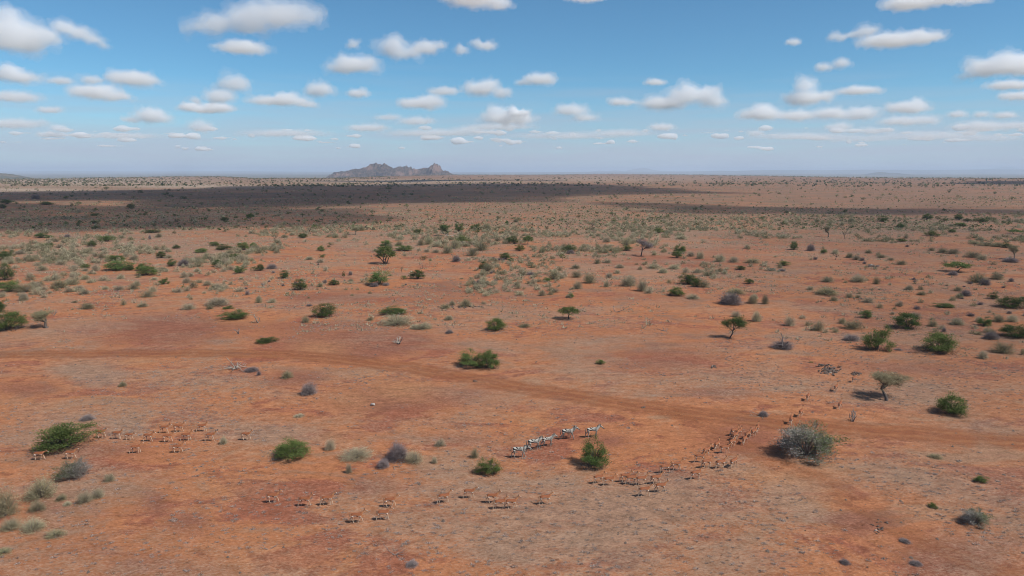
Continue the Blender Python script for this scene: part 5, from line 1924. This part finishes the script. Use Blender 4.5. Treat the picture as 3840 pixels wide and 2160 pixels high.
HERD = {'L1': 'antelope beside the green bush at far left', 'L2': 'brown antelope in the long file right of the left bush', 'L3': 'antelope in the rear trio above the left file',
        'L4': 'paler antelope walking in front of the left file', 'M1': 'antelope in the loose trio at lower left centre', 'M2': 'antelope in the nearest trio at bottom centre',
        'M3': 'antelope in the lower centre line of six', 'R1': 'antelope in the tight row of six below the bright bush', 'R2': 'antelope of the pair walking in front of the tight row',
        'R3': 'antelope in the trio ahead of the tight row', 'R4': 'antelope in the bunch of five on grey grass', 'R5': 'antelope in the bunch of five just below the track fork',
        'R6': 'antelope seen from behind on the track fork', 'R7': 'antelope strung out beyond the track at right'}
byh = {}
for a in AN: byh.setdefault(a[5], []).append(a)
lab_of = {}
for h_, L in byh.items():
    L.sort(key=lambda a: T(a[0], a[1], a[2])[0])
    for i, a in enumerate(L): lab_of[id(a)] = f'{HERD[h_]}, {ORD[i]} from left'
for a in AN:
    tl, x, y, head, sc, h_, ps = a
    p = at(*T(tl, x, y))
    root = link('antelope', None, None, tuple(p))
    root.rotation_euler.z = R(head); root.scale = (sc * 1.15, sc * 1.22, sc * 1.15)
    b, ears, tail = IMP[ps if h_ != 'X' else 0]
    link('body', b, root)
    for e in ears: link('ear', e, root)
    link('tail', tail, root)
    tag(root, lab_of[id(a)], 'antelope', 'brown antelopes walking across the plain')

# zebras
def zebra_body(pose, foal=False):
    nx, nz = pose['neck']
    J = [(-.62, 0, 1.08, .22, .24), (-.30, 0, 1.04, .23, .26), (.05, 0, 1.01, .24, .27), (.38, 0, 1.04, .21, .26), (.58, 0, 1.14, .14, .21)]
    E = [(0, 1), (1, 2), (2, 3), (3, 4)]
    bx, bz = .58, 1.14
    J += [(bx + nx * .5, 0, bz + nz * .55, .10, .155), (bx + nx, 0, bz + nz, .085, .115), (bx + nx + .13, 0, bz + nz - .06, .085, .10), (bx + nx + .30, 0, bz + nz - .22, .055, .065), (bx + nx + .41, 0, bz + nz - .33, .055, .052)]
    E += [(4, 5), (5, 6), (6, 7), (7, 8), (8, 9)]
    J += [(-.76, 0, 1.08, .12, .15)]; E += [(0, 10)]
    for s, f in ((1, pose['fl']), (-1, pose['fr'])):
        b = len(J)
        J += [(.42, s * .11, .84, .10, .13), (.40 + f * .25, s * .12, .64, .065, .075), (.41 + f * .6, s * .12, .38, .045, .045), (.40 + f * .9, s * .12, .13, .034, .034), (.42 + f, s * .12, .03, .048, .042)]
        E += [(3, b), (b, b + 1), (b + 1, b + 2), (b + 2, b + 3), (b + 3, b + 4)]
    for s, f in ((1, pose['hl']), (-1, pose['hr'])):
        b = len(J)
        J += [(-.60, s * .12, .90, .14, .18), (-.52 + f * .25, s * .13, .70, .085, .11), (-.72 + f * .7, s * .13, .46, .050, .055), (-.70 + f * .95, s * .13, .15, .035, .035), (-.67 + f, s * .13, .03, .048, .042)]
        E += [(0, b), (b, b + 1), (b + 1, b + 2), (b + 2, b + 3), (b + 3, b + 4)]
    me = skin_mesh('body', J, E, 2)
    v = co_of(me); x, y, z = v.T
    # coat phase: upright bands on barrel and neck, fanning to level bands on rump and legs
    k = 7.5 * 2 * math.pi / 1.15
    xp, zp = .16, .86
    ang = np.arctan2(-(x - xp), np.maximum(z - zp, 1e-3) )
    fan = -ang * k * .40
    lin = k * (x - xp)
    ph = np.where(x > xp, lin, fan)
    neckd = sstep(.50, .70, x)
    ph = ph + neckd * (z - 1.1) * 0.0
    ph = np.where((z < .87), 2 * math.pi * 8.0 * z + 1.0, ph)
    dx = x - (bx + nx + .05); hd = (dx > 0)
    ph = np.where(hd, k * 1.1 * (x * .7 - z * .7), ph)
    a = me.attributes.new('phase', 'FLOAT', 'POINT'); a.data.foreach_set('value', ph.astype(np.float32))
    muz = sstep(bx + nx + .33, bx + nx + .38, x) + (z < .06)
    bel = sstep(.83, .78, z) * ((x > -.4) & (x < .3) & (np.abs(y) < .16) & (z > .72))
    set_attr(me, 'muzzle', np.clip(muz, 0, 1)); set_attr(me, 'belly', bel)
    return me, (bx, bz, nx, nz)
def zebra_mat(name, white, black, width=0.0):
    m, t, n = new_mat(name)
    out = nd(t, 'ShaderNodeOutputMaterial'); bs = nd(t, 'ShaderNodeBsdfPrincipled')
    bs.inputs['Roughness'].default_value = .65; bs.inputs['Specular IOR Level'].default_value = .3
    P = nd(t, 'ShaderNodeTexCoord').outputs['Object']
    w_ = mth(t, 'SINE', mth(t, 'ADD', attr(t, 'phase'), mth(t, 'MULTIPLY', noise(t, P, 3, 2), 2.4)))
    k = nd(t, 'ShaderNodeMapRange', i_1=width - .25, i_2=width + .25); t.links.new(w_, k.inputs[0])
    c = mixc(t, k.outputs[0], black, white)
    c = mixc(t, attr(t, 'belly'), c, white)
    c = mixc(t, attr(t, 'muzzle'), c, (.035, .03, .03))
    t.links.new(c, bs.inputs['Base Color']); t.links.new(bs.outputs[0], out.inputs[0])
    return m
M_ZEB = zebra_mat('striped_coat', (.50, .465, .40), (.018, .016, .015), .04)
M_FOAL = zebra_mat('brown_foal_coat', (.46, .33, .24), (.13, .07, .045), -.1)
ZP = [dict(neck=(.34, .12), fl=.22, fr=-.16, hl=-.20, hr=.18), dict(neck=(.32, .26), fl=-.18, fr=.24, hl=.20, hr=-.20), dict(neck=(.33, .22), fl=.14, fr=-.20, hl=-.22, hr=.12)]
ZB = []
for ps in ZP:
    b, (bx, bz, nx, nz) = zebra_body(ps)
    b.materials.append(M_ZEB)
    # mane: a thick upright crest along the neck
    q = [np.array([bx - .10 + nx * u_ * 1.12, 0, bz + .15 + nz * u_ * 1.05 + .02]) for u_ in np.linspace(0, 1, 7)]
    V, F = [], []
    for i, c_ in enumerate(q):
        hgt_ = .10 if 0 < i < 6 else .05
        V += [c_ + np.array([0, -.03, -.04]), c_ + np.array([0, .03, -.04]), c_ + np.array([-.02, .018, hgt_]), c_ + np.array([-.02, -.018, hgt_])]
    for i in range(6):
        for a_ in range(4):
            F.append([i * 4 + a_, i * 4 + (a_ + 1) % 4, i * 4 + 4 + (a_ + 1) % 4, i * 4 + 4 + a_])
    F += [[0, 1, 2, 3], [27, 26, 25, 24]]
    V = np.array(V)
    mane = mesh_from('mane', V, F, [M_ZEB])
    set_attr(mane, 'phase', 7.5 * 2 * math.pi / 1.15 * (V[:, 0] - .16)); set_attr(mane, 'muzzle', (V[:, 2] > np.repeat([c_[2] for c_ in q], 4) + .06) * .8); set_attr(mane, 'belly', np.zeros(len(V)))
    ears = []
    for s in (1, -1):
        V, F = tube([(bx + nx + .02, s * .06, bz + nz + .07), (bx + nx, s * .09, bz + nz + .16), (bx + nx - .01, s * .10, bz + nz + .24)], [.03, .042, .01], 6)
        e = mesh_from('ear', V, F, [M_ZEB], smooth=True)
        set_attr(e, 'phase', V[:, 2] * 60); set_attr(e, 'muzzle', (V[:, 2] > bz + nz + .2) * 1.0); set_attr(e, 'belly', np.zeros(len(V)))
        ears.append(e)
    V, F = tube([(-.86, 0, 1.16), (-.93, 0, 1.02), (-.94, 0, .78), (-.92, 0, .52)], [.035, .03, .045, .012], 6)
    tl_ = mesh_from('tail', V, F, [M_ZEB], smooth=True)
    set_attr(tl_, 'phase', V[:, 2] * 70); set_attr(tl_, 'muzzle', (V[:, 2] < .9) * 1.0); set_attr(tl_, 'belly', np.zeros(len(V)))
    ZB.append((b, mane, ears, tl_))
FB = [m_.copy() for m_ in (ZB[1][0], ZB[1][1], ZB[1][2][0], ZB[1][2][1], ZB[1][3])]
for m_ in FB: m_.materials.clear(); m_.materials.append(M_FOAL)
def zpx(x, y): return at(1900 + x / 5.3667, 1580 + y / 5.3667)
ZZ = [((262, 738), -2, 1.0, 0, 'last zebra, head lowered, at the lower left end of the file'), ((560, 575), 14, 1.0, 0, 'second zebra from the left, its head behind the next one'),
      ((830, 512), 20, .92, 2, 'middle zebra of the file, partly covering the one behind'), ((1240, 362), 3, 1.0, 1, 'fourth zebra from the left with a brown foal at its far side'),
      ((1735, 326), 8, .97, 2, 'leading zebra at the right end of the file')]
for (xy, head, sc, ps, lab) in ZZ:
    p = zpx(*xy)
    root = link('zebra', None, None, tuple(p)); root.rotation_euler.z = R(head); root.scale = (sc * 1.08, sc * 1.15, sc * 1.10)
    b, mane, ears, tl_ = ZB[ps]
    link('body', b, root); link('mane', mane, root); link('tail', tl_, root)
    for e in ears: link('ear', e, root)
    tag(root, lab, 'zebra', 'zebras walking in file')
p = zpx(1215, 352) + np.array([0.05, .62, 0]); p[2] = float(hgt(p[0], p[1]))
root = link('zebra_foal', None, None, tuple(p)); root.rotation_euler.z = R(4); root.scale = (.62,) * 3
for nm, m_ in zip(('body', 'mane', 'ear', 'ear', 'tail'), FB): link(nm, m_, root)
tag(root, 'brown woolly zebra foal half hidden behind the fourth zebra', 'zebra')
